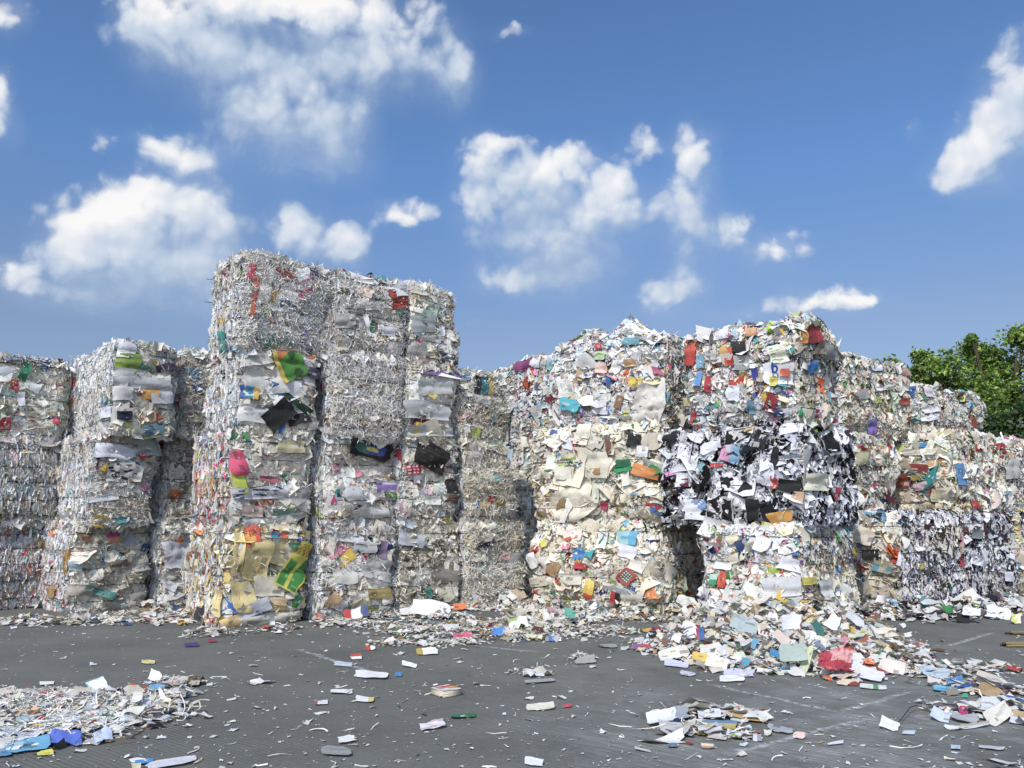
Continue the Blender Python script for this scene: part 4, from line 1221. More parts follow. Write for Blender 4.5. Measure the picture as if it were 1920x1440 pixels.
    ('A12', 'paper_sheet', 207, 774, 24, 18, -20, ('dcdcea',)), ('A12', 'paper_sheet', 232, 780, 24, 16, 0, ('2f3350',)), ('A12', 'paper_sheet', 170, 655, 8, 16, 0, ('e2bb3a',)), ('A12', 'paper_sheet', 284, 805, 40, 14, 0, ('5f8aa2',)),
    ('A11', 'paper_sheet', 208, 846, 84, 26, 6, ('d9dbe6',)), ('A11', 'printed_sheet', 230, 886, 66, 34, 0, ('d9d8d2', '3a3c46', '8a6a5c', '4a4440'), 'spots', 'black spotted sheet'), ('A11', 'paper_sheet', 262, 855, 14, 12, -30, ('c2302c',)), ('A11', 'paper_sheet', 270, 840, 50, 30, 0, ('b8c0b8',)), ('A11', 'paper_sheet', 190, 935, 60, 10, -8, ('d2d4dc',)),
    ('A10', 'printed_sheet', 212, 1007, 26, 18, -10, ('e08a4c', 'c2307a'), 'hbands', 'pink and orange printed sheet'), ('A10', 'paper_sheet', 160, 1006, 20, 18, -12, ('8a6844',)), ('A10', 'paper_sheet', 244, 1130, 88, 32, -14, ('b5b1a6',)), ('A10', 'paper_sheet', 256, 1054, 26, 34, -6, ('b7b4ad',)), ('A10', 'paper_sheet', 218, 1058, 34, 16, -12, ('85786a',)),
    ('A10', 'paper_sheet', 184, 1110, 60, 14, 14, ('5fa79c',), 'plain', 'teal sheet'), ('A10', 'paper_sheet', 148, 1105, 44, 20, 4, ('b0a898',)), ('A10', 'paper_sheet', 138, 1060, 24, 18, 0, ('bcd0dc',)), ('A10', 'paper_sheet', 236, 1010, 30, 22, 10, ('a2a4ac',)), ('A10', 'paper_sheet', 268, 1026, 14, 14, 0, ('2f5f9a',)), ('A10', 'paper_sheet', 110, 1110, 14, 20, 0, ('a8824a',)),
    ('A02', 'paper_sheet', 46, 697, 18, 34, 24, ('2f8f66',), 'plain', 'green torn scrap'), ('A02', 'paper_sheet', 27, 722, 14, 20, 0, ('b8303a',)), ('A02', 'paper_sheet', 60, 725, 30, 16, 24, ('dfe6e2',)), ('A02', 'paper_sheet', 38, 748, 14, 26, 0, ('e6e6ee',)), ('A02', 'paper_sheet', 35, 672, 50, 10, 0, ('6f8aa8',)), ('A02', 'paper_sheet', 102, 790, 12, 12, 0, ('d63a5c',)), ('A02', 'paper_sheet', 8, 795, 22, 24, 0, ('c23040',)),
    ('A22', 'paper_sheet', 362, 700, 14, 20, -10, ('3f7fa2',)), ('A22', 'paper_sheet', 360, 760, 30, 26, 0, ('b0a9a2',)), ('A20', 'paper_sheet', 330, 1040, 44, 50, 0, ('dcdce4',)), ('A20', 'paper_sheet', 318, 1098, 26, 16, 30, ('e6e6ea',)), ('A21', 'paper_sheet', 328, 925, 22, 14, 0, ('d6702c',)), ('A21', 'paper_sheet', 322, 888, 26, 20, 0, ('cfc8b4',)), ('A21', 'paper_sheet', 340, 965, 40, 14, -8, ('b0a48c',)),
    # sunny group, colourful top bale
    ('B22', 'paper_sheet', 1382, 609, 24, 15, -6, ('ecd21f',), 'plain', 'bright yellow sheet'), ('B22', 'folded_card', 1298, 668, 18, 36, 14, ('c8342c', 'd64a3a'), 'hbands', 'red folded card'), ('B22', 'book_cover', 1393, 668, 25, 52, -4, ('8f938c', 'b9bcb2', '2c2c30', '2b2b2e'), 'hbands', 'black and grey book cover'),
    ('B22', 'book_cover', 1464, 667, 26, 34, -14, ('ede9d4', '7fae74'), 'text', 'cream book cover with green print', .08), ('B22', 'book_cover', 1506, 634, 30, 30, 8, ('e39a34', '7c1c26', 'a8242c'), 'vbands', 'maroon book cover with an orange spine'), ('B22', 'paper_sheet', 1470, 702, 66, 40, -4, ('eeedee',)),
    ('B22', 'paper_sheet', 1475, 700, 12, 14, 0, ('d9603f',), 'plain', None, .075), ('B22', 'printed_sheet', 1457, 716, 14, 18, 4, ('e6d95c', '9a9a4a'), 'text', None, .075), ('B22', 'paper_sheet', 1419, 702, 14, 22, -18, ('2f3f9a',)), ('B22', 'paper_sheet', 1430, 708, 14, 18, 8, ('cbb2a0',)), ('B22', 'paper_sheet', 1511, 692, 16, 20, -10, ('2f7fc2',)),
    ('B22', 'paper_sheet', 1450, 757, 18, 36, 30, ('9a2230',)), ('B22', 'paper_sheet', 1458, 773, 30, 12, 14, ('2a3566',)), ('B22', 'paper_sheet', 1317, 680, 15, 24, 0, ('7fb6cf',)), ('B22', 'paper_sheet', 1316, 712, 14, 26, 8, ('5f97cf',)), ('B22', 'paper_sheet', 1302, 781, 8, 24, 20, ('c22f3a',)), ('B22', 'paper_sheet', 1293, 754, 11, 15, 0, ('efe0a0',)),
    ('B22', 'paper_sheet', 1340, 668, 26, 18, 0, ('d6d2c9',)), ('B22', 'printed_sheet', 1370, 670, 22, 34, 0, ('d6643a', 'e3b45a', 'c23a34', 'e6d6c4'), 'blocks'), ('B22', 'paper_sheet', 1336, 722, 12, 30, 0, ('b82c3a',)), ('B22', 'paper_sheet', 1452, 602, 36, 16, -4, ('e3e3ec',)), ('B22', 'paper_sheet', 1362, 632, 22, 12, -12, ('dcdce8',)), ('B22', 'paper_sheet', 1410, 618, 18, 26, -10, ('d6a070',)),
    ('B22', 'paper_sheet', 1540, 606, 36, 28, -10, ('a2aaae',)), ('B22', 'paper_sheet', 1536, 668, 32, 26, 0, ('9a9a98',)), ('B22', 'paper_sheet', 1520, 660, 20, 24, 14, ('8f8672',)), ('B22', 'paper_sheet', 1520, 618, 22, 14, 0, ('767a52',)), ('B22', 'paper_sheet', 1290, 612, 44, 14, -12, ('e6e2d8',)), ('B22', 'paper_sheet', 1276, 652, 18, 16, 0, ('3a3a3e',)), ('B22', 'paper_sheet', 1380, 738, 22, 28, 0, ('d9dcea',)), ('B22', 'paper_sheet', 1412, 765, 14, 24, 0, ('5f93a8',)),
    # black and white bale
    ('B21', 'card', 1520, 905, 38, 32, 2, ('e3dfc4',), 'plain', 'cream card'), ('B21', 'card', 1464, 906, 13, 22, 10, ('c22a26',), 'plain', 'red card'), ('B21', 'card', 1484, 911, 28, 22, 14, ('17181a',)), ('B21', 'printed_sheet', 1502, 934, 26, 22, 6, ('dfb48a', '2f86c2'), 'vbands', 'tan and blue printed card'), ('B21', 'paper_sheet', 1466, 968, 44, 18, -12, ('dda034',), 'plain', 'golden yellow paper'),
    ('B21', 'card', 1371, 955, 24, 44, 6, ('1a1b1d', 'c9c9c9'), 'frame'), ('B21', 'card', 1419, 954, 22, 36, 4, ('1a1b1d',)), ('B21', 'paper_sheet', 1312, 954, 40, 36, 0, ('ececf2', '5f9fd9', 'b9a0c9'), 'corner'), ('B21', 'card', 1386, 798, 44, 20, -12, ('1d1e20', 'd9d9d9'), 'frame'), ('B21', 'paper_sheet', 1405, 800, 18, 18, -30, ('c7a160',)), ('B21', 'envelope', 1484, 802, 40, 20, -14, ('e6e6ee',)),
    ('B21', 'printed_sheet', 1376, 850, 34, 34, 16, ('e39ac2', '8fc3e6'), 'vbands', 'pink and blue sheet'), ('B21', 'paper_sheet', 1520, 811, 15, 15, 14, ('7fb24a',)), ('B21', 'paper_sheet', 1531, 789, 17, 12, -12, ('2f7fae',)), ('B21', 'paper_sheet', 1266, 799, 30, 18, -16, ('7f9596',)), ('B21', 'paper_sheet', 1556, 925, 12, 24, 20, ('a8243a',)), ('B21', 'paper_sheet', 1428, 978, 10, 9, 0, ('a82a30',)),
    ('B21', 'card', 1546, 832, 24, 44, -14, ('1a1b1f', 'b9bcc4'), 'frame'), ('B21', 'paper_sheet', 1326, 876, 16, 14, 40, ('7fb0b2',)), ('B21', 'paper_sheet', 1352, 873, 20, 7, -4, ('c8332c',)), ('B21', 'card', 1262, 825, 26, 18, -30, ('1c1d20',)), ('B21', 'card', 1430, 830, 26, 34, 8, ('1c1d20',)), ('B21', 'paper_sheet', 1300, 870, 36, 30, 8, ('e6e6ec',)), ('B21', 'paper_sheet', 1340, 838, 40, 22, -20, ('dfdfe8',)),
    ('B21', 'card', 1462, 858, 14, 36, 4, ('17181a',)), ('B21', 'paper_sheet', 1290, 900, 32, 26, 0, ('e3e3ea',)), ('B21', 'paper_sheet', 1450, 890, 34, 40, 14, ('e0e0ea',)), ('B21', 'card', 1406, 920, 22, 26, 30, ('1c1d20',)), ('B21', 'card', 1368, 905, 16, 20, 0, ('1c1d20',)), ('B21', 'paper_sheet', 1264, 888, 20, 8, -14, ('e08fc0',)), ('B21', 'paper_sheet', 1290, 905, 18, 14, 0, ('7a2430',)),
    ('B20', 'card', 1533, 1104, 28, 36, -12, ('efeee8',), 'plain', 'white card', .08), ('B20', 'paper_sheet', 1362, 1086, 15, 28, 4, ('dc5530',), 'plain', 'orange red paper'), ('B20', 'printed_sheet', 1345, 1086, 16, 20, 4, ('3f9f72', 'b9d9c4'), 'hbands'), ('B20', 'paper_sheet', 1437, 1020, 30, 28, 20, ('ebebf0',)), ('B20', 'paper_sheet', 1386, 1046, 30, 16, -20, ('ece3c8',)), ('B20', 'paper_sheet', 1593, 1035, 22, 18, -24, ('d9b62f',)),
    ('B20', 'paper_sheet', 1360, 1060, 34, 14, 6, ('e6e6ea',)), ('B20', 'paper_sheet', 1490, 1060, 44, 22, 20, ('dedee6',)), ('B20', 'paper_sheet', 1470, 1100, 60, 36, -6, ('d6d6da',)), ('B20', 'paper_sheet', 1508, 1088, 22, 14, -10, ('cfc24a',)), ('B20', 'card', 1310, 1018, 24, 20, 26, ('d9dad6',)), ('B20', 'paper_sheet', 1380, 1010, 20, 16, -30, ('e3d9b4',)),
    # cream stack
    ('B12', 'booklet', 1072, 760, 36, 24, 14, ('3fb6c6',), 'plain', 'turquoise booklet', .08), ('B12', 'paper_sheet', 1066, 730, 28, 32, -4, ('ebe9e2',)), ('B12', 'paper_sheet', 1195, 718, 23, 18, 8, ('e9c72c',), 'plain', 'yellow square sheet'), ('B12', 'paper_sheet', 1218, 760, 52, 74, 16, ('d9d4c8',), 'plain', 'big crumpled white sheet', .05, .22, .03, 22),
    ('B12', 'paper_sheet', 1185, 682, 22, 14, -6, ('c29a6c',)), ('B12', 'paper_sheet', 1163, 755, 13, 24, 14, ('8f6a4a',)), ('B12', 'paper_sheet', 1122, 648, 12, 16, -20, ('c22f38',)), ('B12', 'paper_sheet', 1108, 670, 14, 14, 10, ('55595c',)), ('B12', 'paper_sheet', 1128, 668, 20, 16, 0, ('b5cf9a',)), ('B12', 'paper_sheet', 1090, 662, 14, 16, 0, ('cfe0ea',)), ('B12', 'paper_sheet', 1232, 696, 26, 12, 20, ('b85a78',)), ('B12', 'paper_sheet', 1145, 717, 9, 16, 0, ('2f5fa8',)),
    ('B12', 'paper_sheet', 1128, 765, 26, 24, 0, ('dedeea',)), ('B12', 'paper_sheet', 1055, 640, 26, 14, -6, ('e3dfd6',)), ('B12', 'paper_sheet', 1130, 690, 22, 20, 0, ('e8c3b2',)), ('B12', 'paper_sheet', 1158, 690, 18, 24, 20, ('e6e3dc',)), ('B12', 'paper_sheet', 1185, 640, 30, 14, 0, ('5f9aa8',)), ('B12', 'paper_sheet', 1210, 630, 34, 18, 20, ('a7a5a8',)),
    ('B11', 'paper_sheet', 1076, 946, 88, 58, -22, ('ece2c8',), 'plain', 'large folded cream sheet', .05, .16, .03, 22), ('B11', 'paper_sheet', 1128, 872, 56, 50, 6, ('e6dfc8',)), ('B11', 'card', 1196, 826, 26, 22, 4, ('1c1c1c',), 'plain', 'black card'), ('B11', 'paper_sheet', 1212, 848, 20, 20, 8, ('e6e6f0',)), ('B11', 'paper_sheet', 1180, 870, 28, 14, -6, ('14633c',), 'plain', None, .075), ('B11', 'paper_sheet', 1180, 880, 32, 12, -10, ('17945a',), 'plain', 'green scrap', .07),
    ('B11', 'paper_sheet', 1222, 887, 52, 20, 20, ('d2822f',), 'plain', 'orange brown sheet'), ('B11', 'paper_sheet', 1150, 838, 10, 40, -14, ('6a4632',)), ('B11', 'paper_sheet', 1085, 838, 8, 24, -20, ('a8282c',)), ('B11', 'paper_sheet', 1070, 832, 24, 22, 8, ('dcdce8',)), ('B11', 'paper_sheet', 1100, 805, 26, 36, 0, ('e6dfcc',)), ('B11', 'paper_sheet', 1040, 830, 30, 18, 30, ('e9e2d0',)), ('B11', 'paper_sheet', 1120, 885, 30, 12, -6, ('b98a52',)),
    ('B11', 'paper_sheet', 1064, 888, 34, 24, 0, ('dedbc8',)), ('B11', 'paper_sheet', 1115, 925, 26, 34, 6, ('cfd9c0',)), ('B11', 'paper_sheet', 1225, 830, 26, 34, 0, ('c4b9a4',)), ('B11', 'paper_sheet', 1060, 985, 60, 22, -14, ('e9dfc4',)), ('B11', 'paper_sheet', 1136, 948, 14, 16, 10, ('a82a4a',)), ('B11', 'paper_sheet', 1030, 800, 22, 16, 0, ('b5c46a',)), ('B11', 'paper_sheet', 1040, 808, 12, 12, 0, ('3a62b0',)),
    ('B10', 'lattice_card', 1184, 1080, 28, 28, 42, ('d6d6c4', 'bf3a2c', '5c5f54'), 'lattice', 'red framed lattice card', .08, .02, .02, 24), ('B10', 'printed_sheet', 1159, 1121, 18, 26, 14, ('c2293a', '30302c'), 'vbands', 'red and black paper'), ('B10', 'printed_sheet', 1111, 1106, 18, 36, 10, ('d6532c', 'dfb62c', 'e6cf4a'), 'hbands'), ('B10', 'paper_sheet', 1092, 1037, 22, 20, -10, ('2f86c9',), 'plain', 'blue torn scrap'), ('B10', 'paper_sheet', 1096, 1060, 24, 11, 6, ('c8302c',)),
    ('B10', 'printed_sheet', 1072, 1002, 28, 18, -14, ('d6532c', 'e6dccb', 'e8cfc6'), 'hbands'), ('B10', 'printed_sheet', 1180, 1008, 38, 26, 2, ('9fd0d9', '5fb2d6', 'a7d6d0'), 'blocks', 'pale cyan sheet'), ('B10', 'card', 1006, 1052, 22, 26, -32, ('ebe8e0',)), ('B10', 'paper_sheet', 1008, 1116, 20, 16, -14, ('cf3a2c',)), ('B10', 'paper_sheet', 1026, 1017, 13, 15, -30, ('dcd24a',)), ('B10', 'paper_sheet', 1182, 1034, 34, 24, 16, ('e2e2ea',)),
    ('B10', 'paper_sheet', 1085, 1002, 18, 20, 0, ('e6e2d6',)), ('B10', 'paper_sheet', 1132, 1012, 18, 30, 6, ('dcdcdc',)), ('B10', 'paper_sheet', 1200, 1060, 30, 20, 24, ('ece5d4',)), ('B10', 'paper_sheet', 1193, 1124, 44, 22, 0, ('ded8c9',)), ('B10', 'paper_sheet', 1045, 1065, 22, 26, 24, ('a8865a',)), ('B10', 'paper_sheet', 1015, 1090, 36, 18, -10, ('cbc2a9',)), ('B10', 'paper_sheet', 1080, 1085, 34, 20, 0, ('d6cdb8',)), ('B10', 'paper_sheet', 1225, 1110, 14, 24, -10, ('dd7d2a',)),
    ('C12', 'paper_sheet', 972, 672, 14, 22, 20, ('cfe05c',)), ('C12', 'paper_sheet', 985, 690, 22, 30, 20, ('8a3a6f',)), ('C12', 'paper_sheet', 1005, 688, 20, 20, 0, ('e0dfea',)), ('C12', 'paper_sheet', 1008, 706, 12, 10, 0, ('e39ab5',)), ('C12', 'paper_sheet', 1040, 748, 18, 14, 0, ('7a1a2c',)), ('C12', 'paper_sheet', 950, 690, 10, 12, 0, ('c9a25c',)), ('C12', 'paper_sheet', 1036, 690, 10, 16, 20, ('7fb0b5',)), ('C12', 'paper_sheet', 890, 682, 14, 10, 0, ('9fd6b2',)),
    # far stacks
    ('B32', 'paper_sheet', 1684, 754, 16, 12, 0, ('a8402f',)), ('B32', 'paper_sheet', 1627, 800, 12, 26, -8, ('8a6fc0',)), ('B32', 'paper_sheet', 1650, 728, 32, 9, -6, W_), ('B32', 'paper_sheet', 1690, 700, 18, 10, 0, ('c9a08c',)), ('B32', 'paper_sheet', 1640, 690, 14, 12, 0, ('e6e6f0',)), ('B32', 'paper_sheet', 1608, 740, 20, 18, 0, ('9a9a98',)), ('B31', 'printed_sheet', 1606, 860, 22, 26, 6, ('d9d2a4', '8f9a5c'), 'frame'), ('B31', 'paper_sheet', 1606, 928, 34, 16, 0, ('9a7a3c',)),
    ('B42', 'paper_sheet', 1738, 768, 24, 12, -10, ('e2e2e8',)), ('B42', 'paper_sheet', 1735, 785, 26, 10, -14, ('e6e6ee',)), ('B42', 'paper_sheet', 1818, 796, 12, 20, -20, ('a8522c',)), ('B42', 'paper_sheet', 1738, 735, 18, 20, 0, ('dcd2da',)), ('B42', 'paper_sheet', 1836, 760, 10, 14, 0, ('e6e6f2',)),
    ('B41', 'folder', 1692, 902, 32, 24, -8, ('a04a2c',), 'plain', 'rusty red folder', .07), ('B41', 'paper_sheet', 1728, 877, 38, 12, 6, ('8f2f28',)), ('B41', 'paper_sheet', 1764, 930, 28, 24, 10, ('ece0b4',)), ('B41', 'paper_sheet', 1737, 835, 16, 8, -6, ('2f8fc9',)), ('B41', 'paper_sheet', 1672, 880, 34, 16, -6, ('8f6a3c',)), ('B41', 'paper_sheet', 1757, 868, 26, 14, 0, ('c99a62',)), ('B41', 'paper_sheet', 1720, 896, 14, 10, 0, ('e6c93a',)),
    ('B41', 'paper_sheet', 1740, 910, 44, 14, -12, ('dcb9c0',)), ('B41', 'paper_sheet', 1730, 848, 60, 12, -2, ('e3ddc9',)), ('B41', 'paper_sheet', 1750, 820, 40, 10, 4, ('e6d6c4',)), ('B41', 'paper_sheet', 1793, 890, 10, 40, -4, ('4a86b8',)), ('B41', 'paper_sheet', 1820, 945, 14, 12, 0, ('b52f34',)), ('B40', 'card', 1824, 1054, 17, 11, 10, ('f0f0f2',), 'plain', 'white card'), ('B40', 'paper_sheet', 1806, 1054, 14, 16, 0, ('a8303a',)), ('B40', 'paper_sheet', 1820, 1002, 20, 16, 0, ('9aa09c',)),
    ('B40', 'paper_sheet', 1880, 1080, 14, 18, 0, ('d6d6e2',)), ('B30', 'paper_sheet', 1628, 1003, 40, 32, 16, ('e3dcc8',), 'plain', 'cream sheet'), ('B30', 'printed_sheet', 1660, 1062, 36, 24, 16, ('c9bb9a', '5f9ab0', 'b9b29a'), 'blocks'), ('B30', 'paper_sheet', 1643, 966, 32, 12, 20, ('24262c',)), ('B30', 'paper_sheet', 1722, 1062, 12, 10, -20, ('e0c23a',)), ('B30', 'paper_sheet', 1688, 1040, 8, 40, 8, ('dcdce8',)), ('B30', 'card', 1640, 1040, 30, 20, 0, ('2a2c30',)),
    ('B51', 'paper_sheet', 1885, 880, 20, 36, -4, ('b5b5b0',)), ('B51', 'paper_sheet', 1872, 838, 14, 8, 0, ('c2303a',)), ('B51', 'paper_sheet', 1916, 892, 10, 18, 10, ('c9a9d6',)), ('B50', 'paper_sheet', 1900, 1010, 14, 20, 0, ('c9c9c2',)),
]
for h_ in HEROES:
    a = list(h_)
    names = ['key', 'name', 'cx', 'cy', 'w', 'h', 'rot', 'cols', 'pat', 'label', 'out', 'crumple', 'curl', 'n', 'torn']
    kw = dict(zip(names, a))
    if kw.get('pat') in ('poster', 'poster_grid', 'text', 'oval', 'spots', 'dots'): kw.setdefault('n', 22)
    hero(**kw)


def random_sheets():
    """larger single sheets worked loose from the two faces that show"""
    for key, b in BALES.items():
        rng = np.random.default_rng(hash_seed(key) + 5)
        for face in 'FL':
            st = S[b.styles[face]]
            if st['sliver'] > 1000: continue
            for _ in range(7):
                p, _a = face_points(b, face, 1, rng, .2)
                s, nn = b.surf(p)
                t1, t2, n2 = [v[0] for v in frames(nn, rng, .1, rng.normal(0, .5, 1))]
                a_, c_ = rng.uniform(.14, .30), rng.uniform(.10, .20)
                P0 = s[0]
                pts = [P0 - t1 * a_ / 2 - t2 * c_ / 2, P0 + t1 * a_ / 2 - t2 * c_ / 2, P0 + t1 * a_ / 2 + t2 * c_ / 2, P0 - t1 * a_ / 2 + t2 * c_ / 2]
                col = mixed([(st['base'], .75), (st['accent'], .25)], 2, rng)
                P, f, cc = quad_sheet(pts, 7, 'plain', ('ffffff',), rng, .07, .08, torn=.08)
                rel = (P - P0) @ nn[0]
                s2, n3 = b.surf(on_face(b, face, P))
                P = s2 + n3 * (.035 + np.clip(rel, -.02, .1))[:, None]
                acc = Acc(); acc.add(P, f, np.tile(col[0], (len(f), 1)) * (1 + rng.normal(0, .02, (len(f), 1))))
                link('paper_sheet', acc.mesh('paper_sheet', PAPER), b.root)


random_sheets()


def letter_part(key, txt, cx, cy, hpx, col, bold=0.0):
    """a printed character on a sheet of a bale"""
    b = BALES[key]
    R = np.stack([np.append(b.u, 0), np.append(b.v, 0), [0, 0, 1.]])
    o = R @ (CAMP - b.base); d = R @ ray(cx, cy)
    t = (-b.w / 2 - o[0]) / d[0]
    p = o + d * t
    cu = bpy.data.curves.new('letter', 'FONT'); cu.body = txt; cu.align_x = 'CENTER'; cu.align_y = 'CENTER'
    cu.size = hpx * 1.45 * t / F_PX; cu.extrude = .002; cu.offset = bold
    tmp = bpy.data.objects.new('letter', cu); COL.objects.link(tmp)
    me = bpy.data.meshes.new_from_object(tmp.evaluated_get(bpy.context.evaluated_depsgraph_get()))
    bpy.data.objects.remove(tmp)
    a = me.attributes.new('col', 'FLOAT_COLOR', 'FACE')
    a.data.foreach_set('color', np.tile(np.append(lin(col), 1), (len(me.polygons), 1)).astype(np.float32).ravel())
    me.materials.clear(); me.materials.append(PAPER)
    ob = link('letter', me, b.root)
    s, nn = b.surf(on_face(b, 'L', p[None]))
    ob.location = s[0] + nn[0] * .17
    ob.rotation_euler = (math.pi / 2, 0, -math.pi / 2)


letter_part('B22', 'b', 1463, 693, 20, '233f86', .004)

# ends of two wires standing off the top of the tower
bt = BALES['T13']
for zz in (.86, .60):
    acc = Acc()
    y0 = bt.d / 2 - .1
    tube(acc, [(-bt.w / 2 + .02, y0, bt.h * zz), (-bt.w / 2 - .10, y0 + .06, bt.h * zz + .01), (-bt.w / 2 - .20, y0 + .09, bt.h * zz + .012)], .005, (.05, .045, .04))
    link('wire_end', acc.mesh('wire_end', WIRE), bt.root)

# ------------------------------------------------------------------ litter on the ground
BUMPS = dict(
    spill=[(1330, 1192, .55, .28), (1430, 1186, .65, .44), (1530, 1190, .65, .44), (1600, 1207, .60, .26), (1260, 1212, .40, .11), (1460, 1238, .50, .18), (1560, 1246, .48, .19),
           (1650, 1246, .42, .14), (1345, 1236, .38, .12), (1720, 1252, .30, .05), (1290, 1165, .40, .22), (1240, 1220, .25, .05), (1700, 1225, .25, .05), (1400, 1255, .30, .05), (1590, 1270, .25, .05)],
    drift=[(690, 1172, .40, .03), (780, 1182, .55, .04), (880, 1180, .55, .06), (960, 1178, .55, .10), (1030, 1165, .55, .15), (1100, 1158, .55, .20), (1180, 1158, .45, .13),
           (985, 1196, .40, .05), (1090, 1188, .45, .05), (830, 1158, .45, .06), (745, 1205, .30, .02), (1160, 1185, .3, .03), (850, 1205, .35, .02)],
    shreds=[(50, 1335, .45, .03), (150, 1322, .40, .06), (225, 1335, .34, .10), (275, 1345, .28, .10), (305, 1312, .22, .04), (120, 1368, .32, .05), (20, 1385, .32, .04), (335, 1285, .22, .02),
            (70, 1308, .25, .03), (185, 1375, .25, .03), (330, 1350, .15, .02)],
    right=[(1795, 1290, .20, .04), (1860, 1302, .22, .07), (1885, 1335, .24, .06), (1800, 1340, .22, .05), (1905, 1298, .2, .04), (1760, 1268, .22, .02), (1850, 1258, .3, .015)],
    small=[(1270, 1350, .18, .03), (1335, 1343, .20, .04), (1400, 1345, .18, .04), (1290, 1374, .16, .02), (1385, 1380, .15, .015), (995, 1262, .16, .02), (1090, 1238, .14, .02)],
    foot=[(40, 1166, .45, .06), (130, 1168, .45, .06), (220, 1164, .45, .10), (290, 1156, .45, .14), (350, 1164, .45, .10), (400, 1188, .30, .03), (520, 1182, .30, .015), (625, 1168, .35, .05),
          (700, 1156, .40, .06), (770, 1150, .4, .07), (900, 1142, .40, .14), (955, 1142, .40, .22), (1015, 1148, .45, .24), (1280, 1135, .4, .3)],
    east=[(1660, 1158, .45, .20), (1740, 1156, .50, .17), (1820, 1152, .50, .17), (1880, 1146, .50, .18), (1950, 1146, .50, .16), (1612, 1176, .35, .16), (1700, 1150, .4, .25), (1790, 1142, .5, .3), (1860, 1135, .5, .3)],
)
ALL_BUMPS = {k: [(*ground_at(px, py)[:2], r, h) for px, py, r, h in v] for k, v in BUMPS.items()}
FLAT = np.array([b_ for v in ALL_BUMPS.values() for b_ in v])


def heap_z(xy):
    d2 = ((xy[:, None, :] - FLAT[None, :, :2]) ** 2).sum(-1)
    h = FLAT[None, :, 3] * np.exp(-d2 / (2 * (FLAT[None, :, 2] * .62) ** 2))
    return np.maximum(h.max(1), 0)


def heap_points(bumps, n, rng, spread=.62):
    B_ = np.array(bumps)
    w = B_[:, 2] ** 2; w /= w.sum()
    i = rng.choice(len(B_), n, p=w)
    r = rng.normal(0, 1, (n, 2)) * B_[i, 2:3] * spread
    xy = B_[i, :2] + r
    keep = np.ones(n, bool)
    for b in BALES.values():                       # none inside a bale's footprint
        if b.base[2] > .05: continue
        q = xy - b.base[:2]
        keep &= ~((np.abs(q @ b.u) < b.w / 2 - .06) & (np.abs(q @ b.v) < b.d / 2 - .06))
    return xy[keep]


def ground_frames(n, rng, tilt, xy=None):
    Nn = np.tile(np.array([[0, 0, 1.]]), (n, 1))
    if xy is not None and n:
        e = .05
        gx = (heap_z(xy + [e, 0]) - heap_z(xy - [e, 0])) / (2 * e); gy = (heap_z(xy + [0, e]) - heap_z(xy - [0, e])) / (2 * e)
        Nn = nrm(np.stack([-gx, -gy, np.ones(n)], 1))
    return frames(Nn, rng, tilt)


def litter(acc, xy, su, sv, cols, rng, tilt, m=3, crumple=.08, bend=.15, cols2=None, lift=.012):
    n = len(xy)
    z = heap_z(xy)
    tl = np.where(z > .05, 1.0, .35)
    fr = ground_frames(n, rng, tilt * tl, xy)
    size = np.minimum(su, sv)
    P = np.stack([xy[:, 0], xy[:, 1], z + lift * rng.random(n) * (1 + 3 * (z > .05)) + .006], 1)
    tmp = Acc()
    sheets(tmp, P, fr, su, sv, cols, rng, m=m, bend=bend, crumple=crumple, printed=.3 if cols2 is not None else 0, cols2=cols2, torn=.2)
    v = tmp.v[0]
    lo = v.reshape(n, -1, 3)[:, :, 2].min(1)
    sh = np.maximum(0, .004 - lo)
    v = (v.reshape(n, -1, 3) + np.stack([np.zeros(n), np.zeros(n), sh], 1)[:, None]).reshape(-1, 3)
    acc.add(v, tmp.f[0], tmp.c[0] * .82)


def mound(acc, bumps, pal, rng, step=.055):
    B_ = np.array(bumps)
    x0, y0 = (B_[:, :2] - B_[:, 2:3] * 2).min(0); x1, y1 = (B_[:, :2] + B_[:, 2:3] * 2).max(0)
    nx, ny = int((x1 - x0) / step), int((y1 - y0) / step)
    X, Y = np.meshgrid(np.linspace(x0, x1, nx + 1), np.linspace(y0, y1, ny + 1), indexing='ij')
    xy = np.stack([X.ravel(), Y.ravel()], 1) + rng.uniform(-.3, .3, (X.size, 2)) * step
    z = heap_z(xy) + rng.uniform(-.02, .02, len(xy)) - .035
    i, k = np.meshgrid(np.arange(nx), np.arange(ny), indexing='ij')
    q = (i * (ny + 1) + k).ravel()
    f = np.stack([q, q + ny + 1, q + ny + 2, q + 1], -1)
    f = f[z[f].min(1) > .004]
    if len(f): acc.add(np.column_stack([xy, z]), f, mixed(pal, len(f), rng))


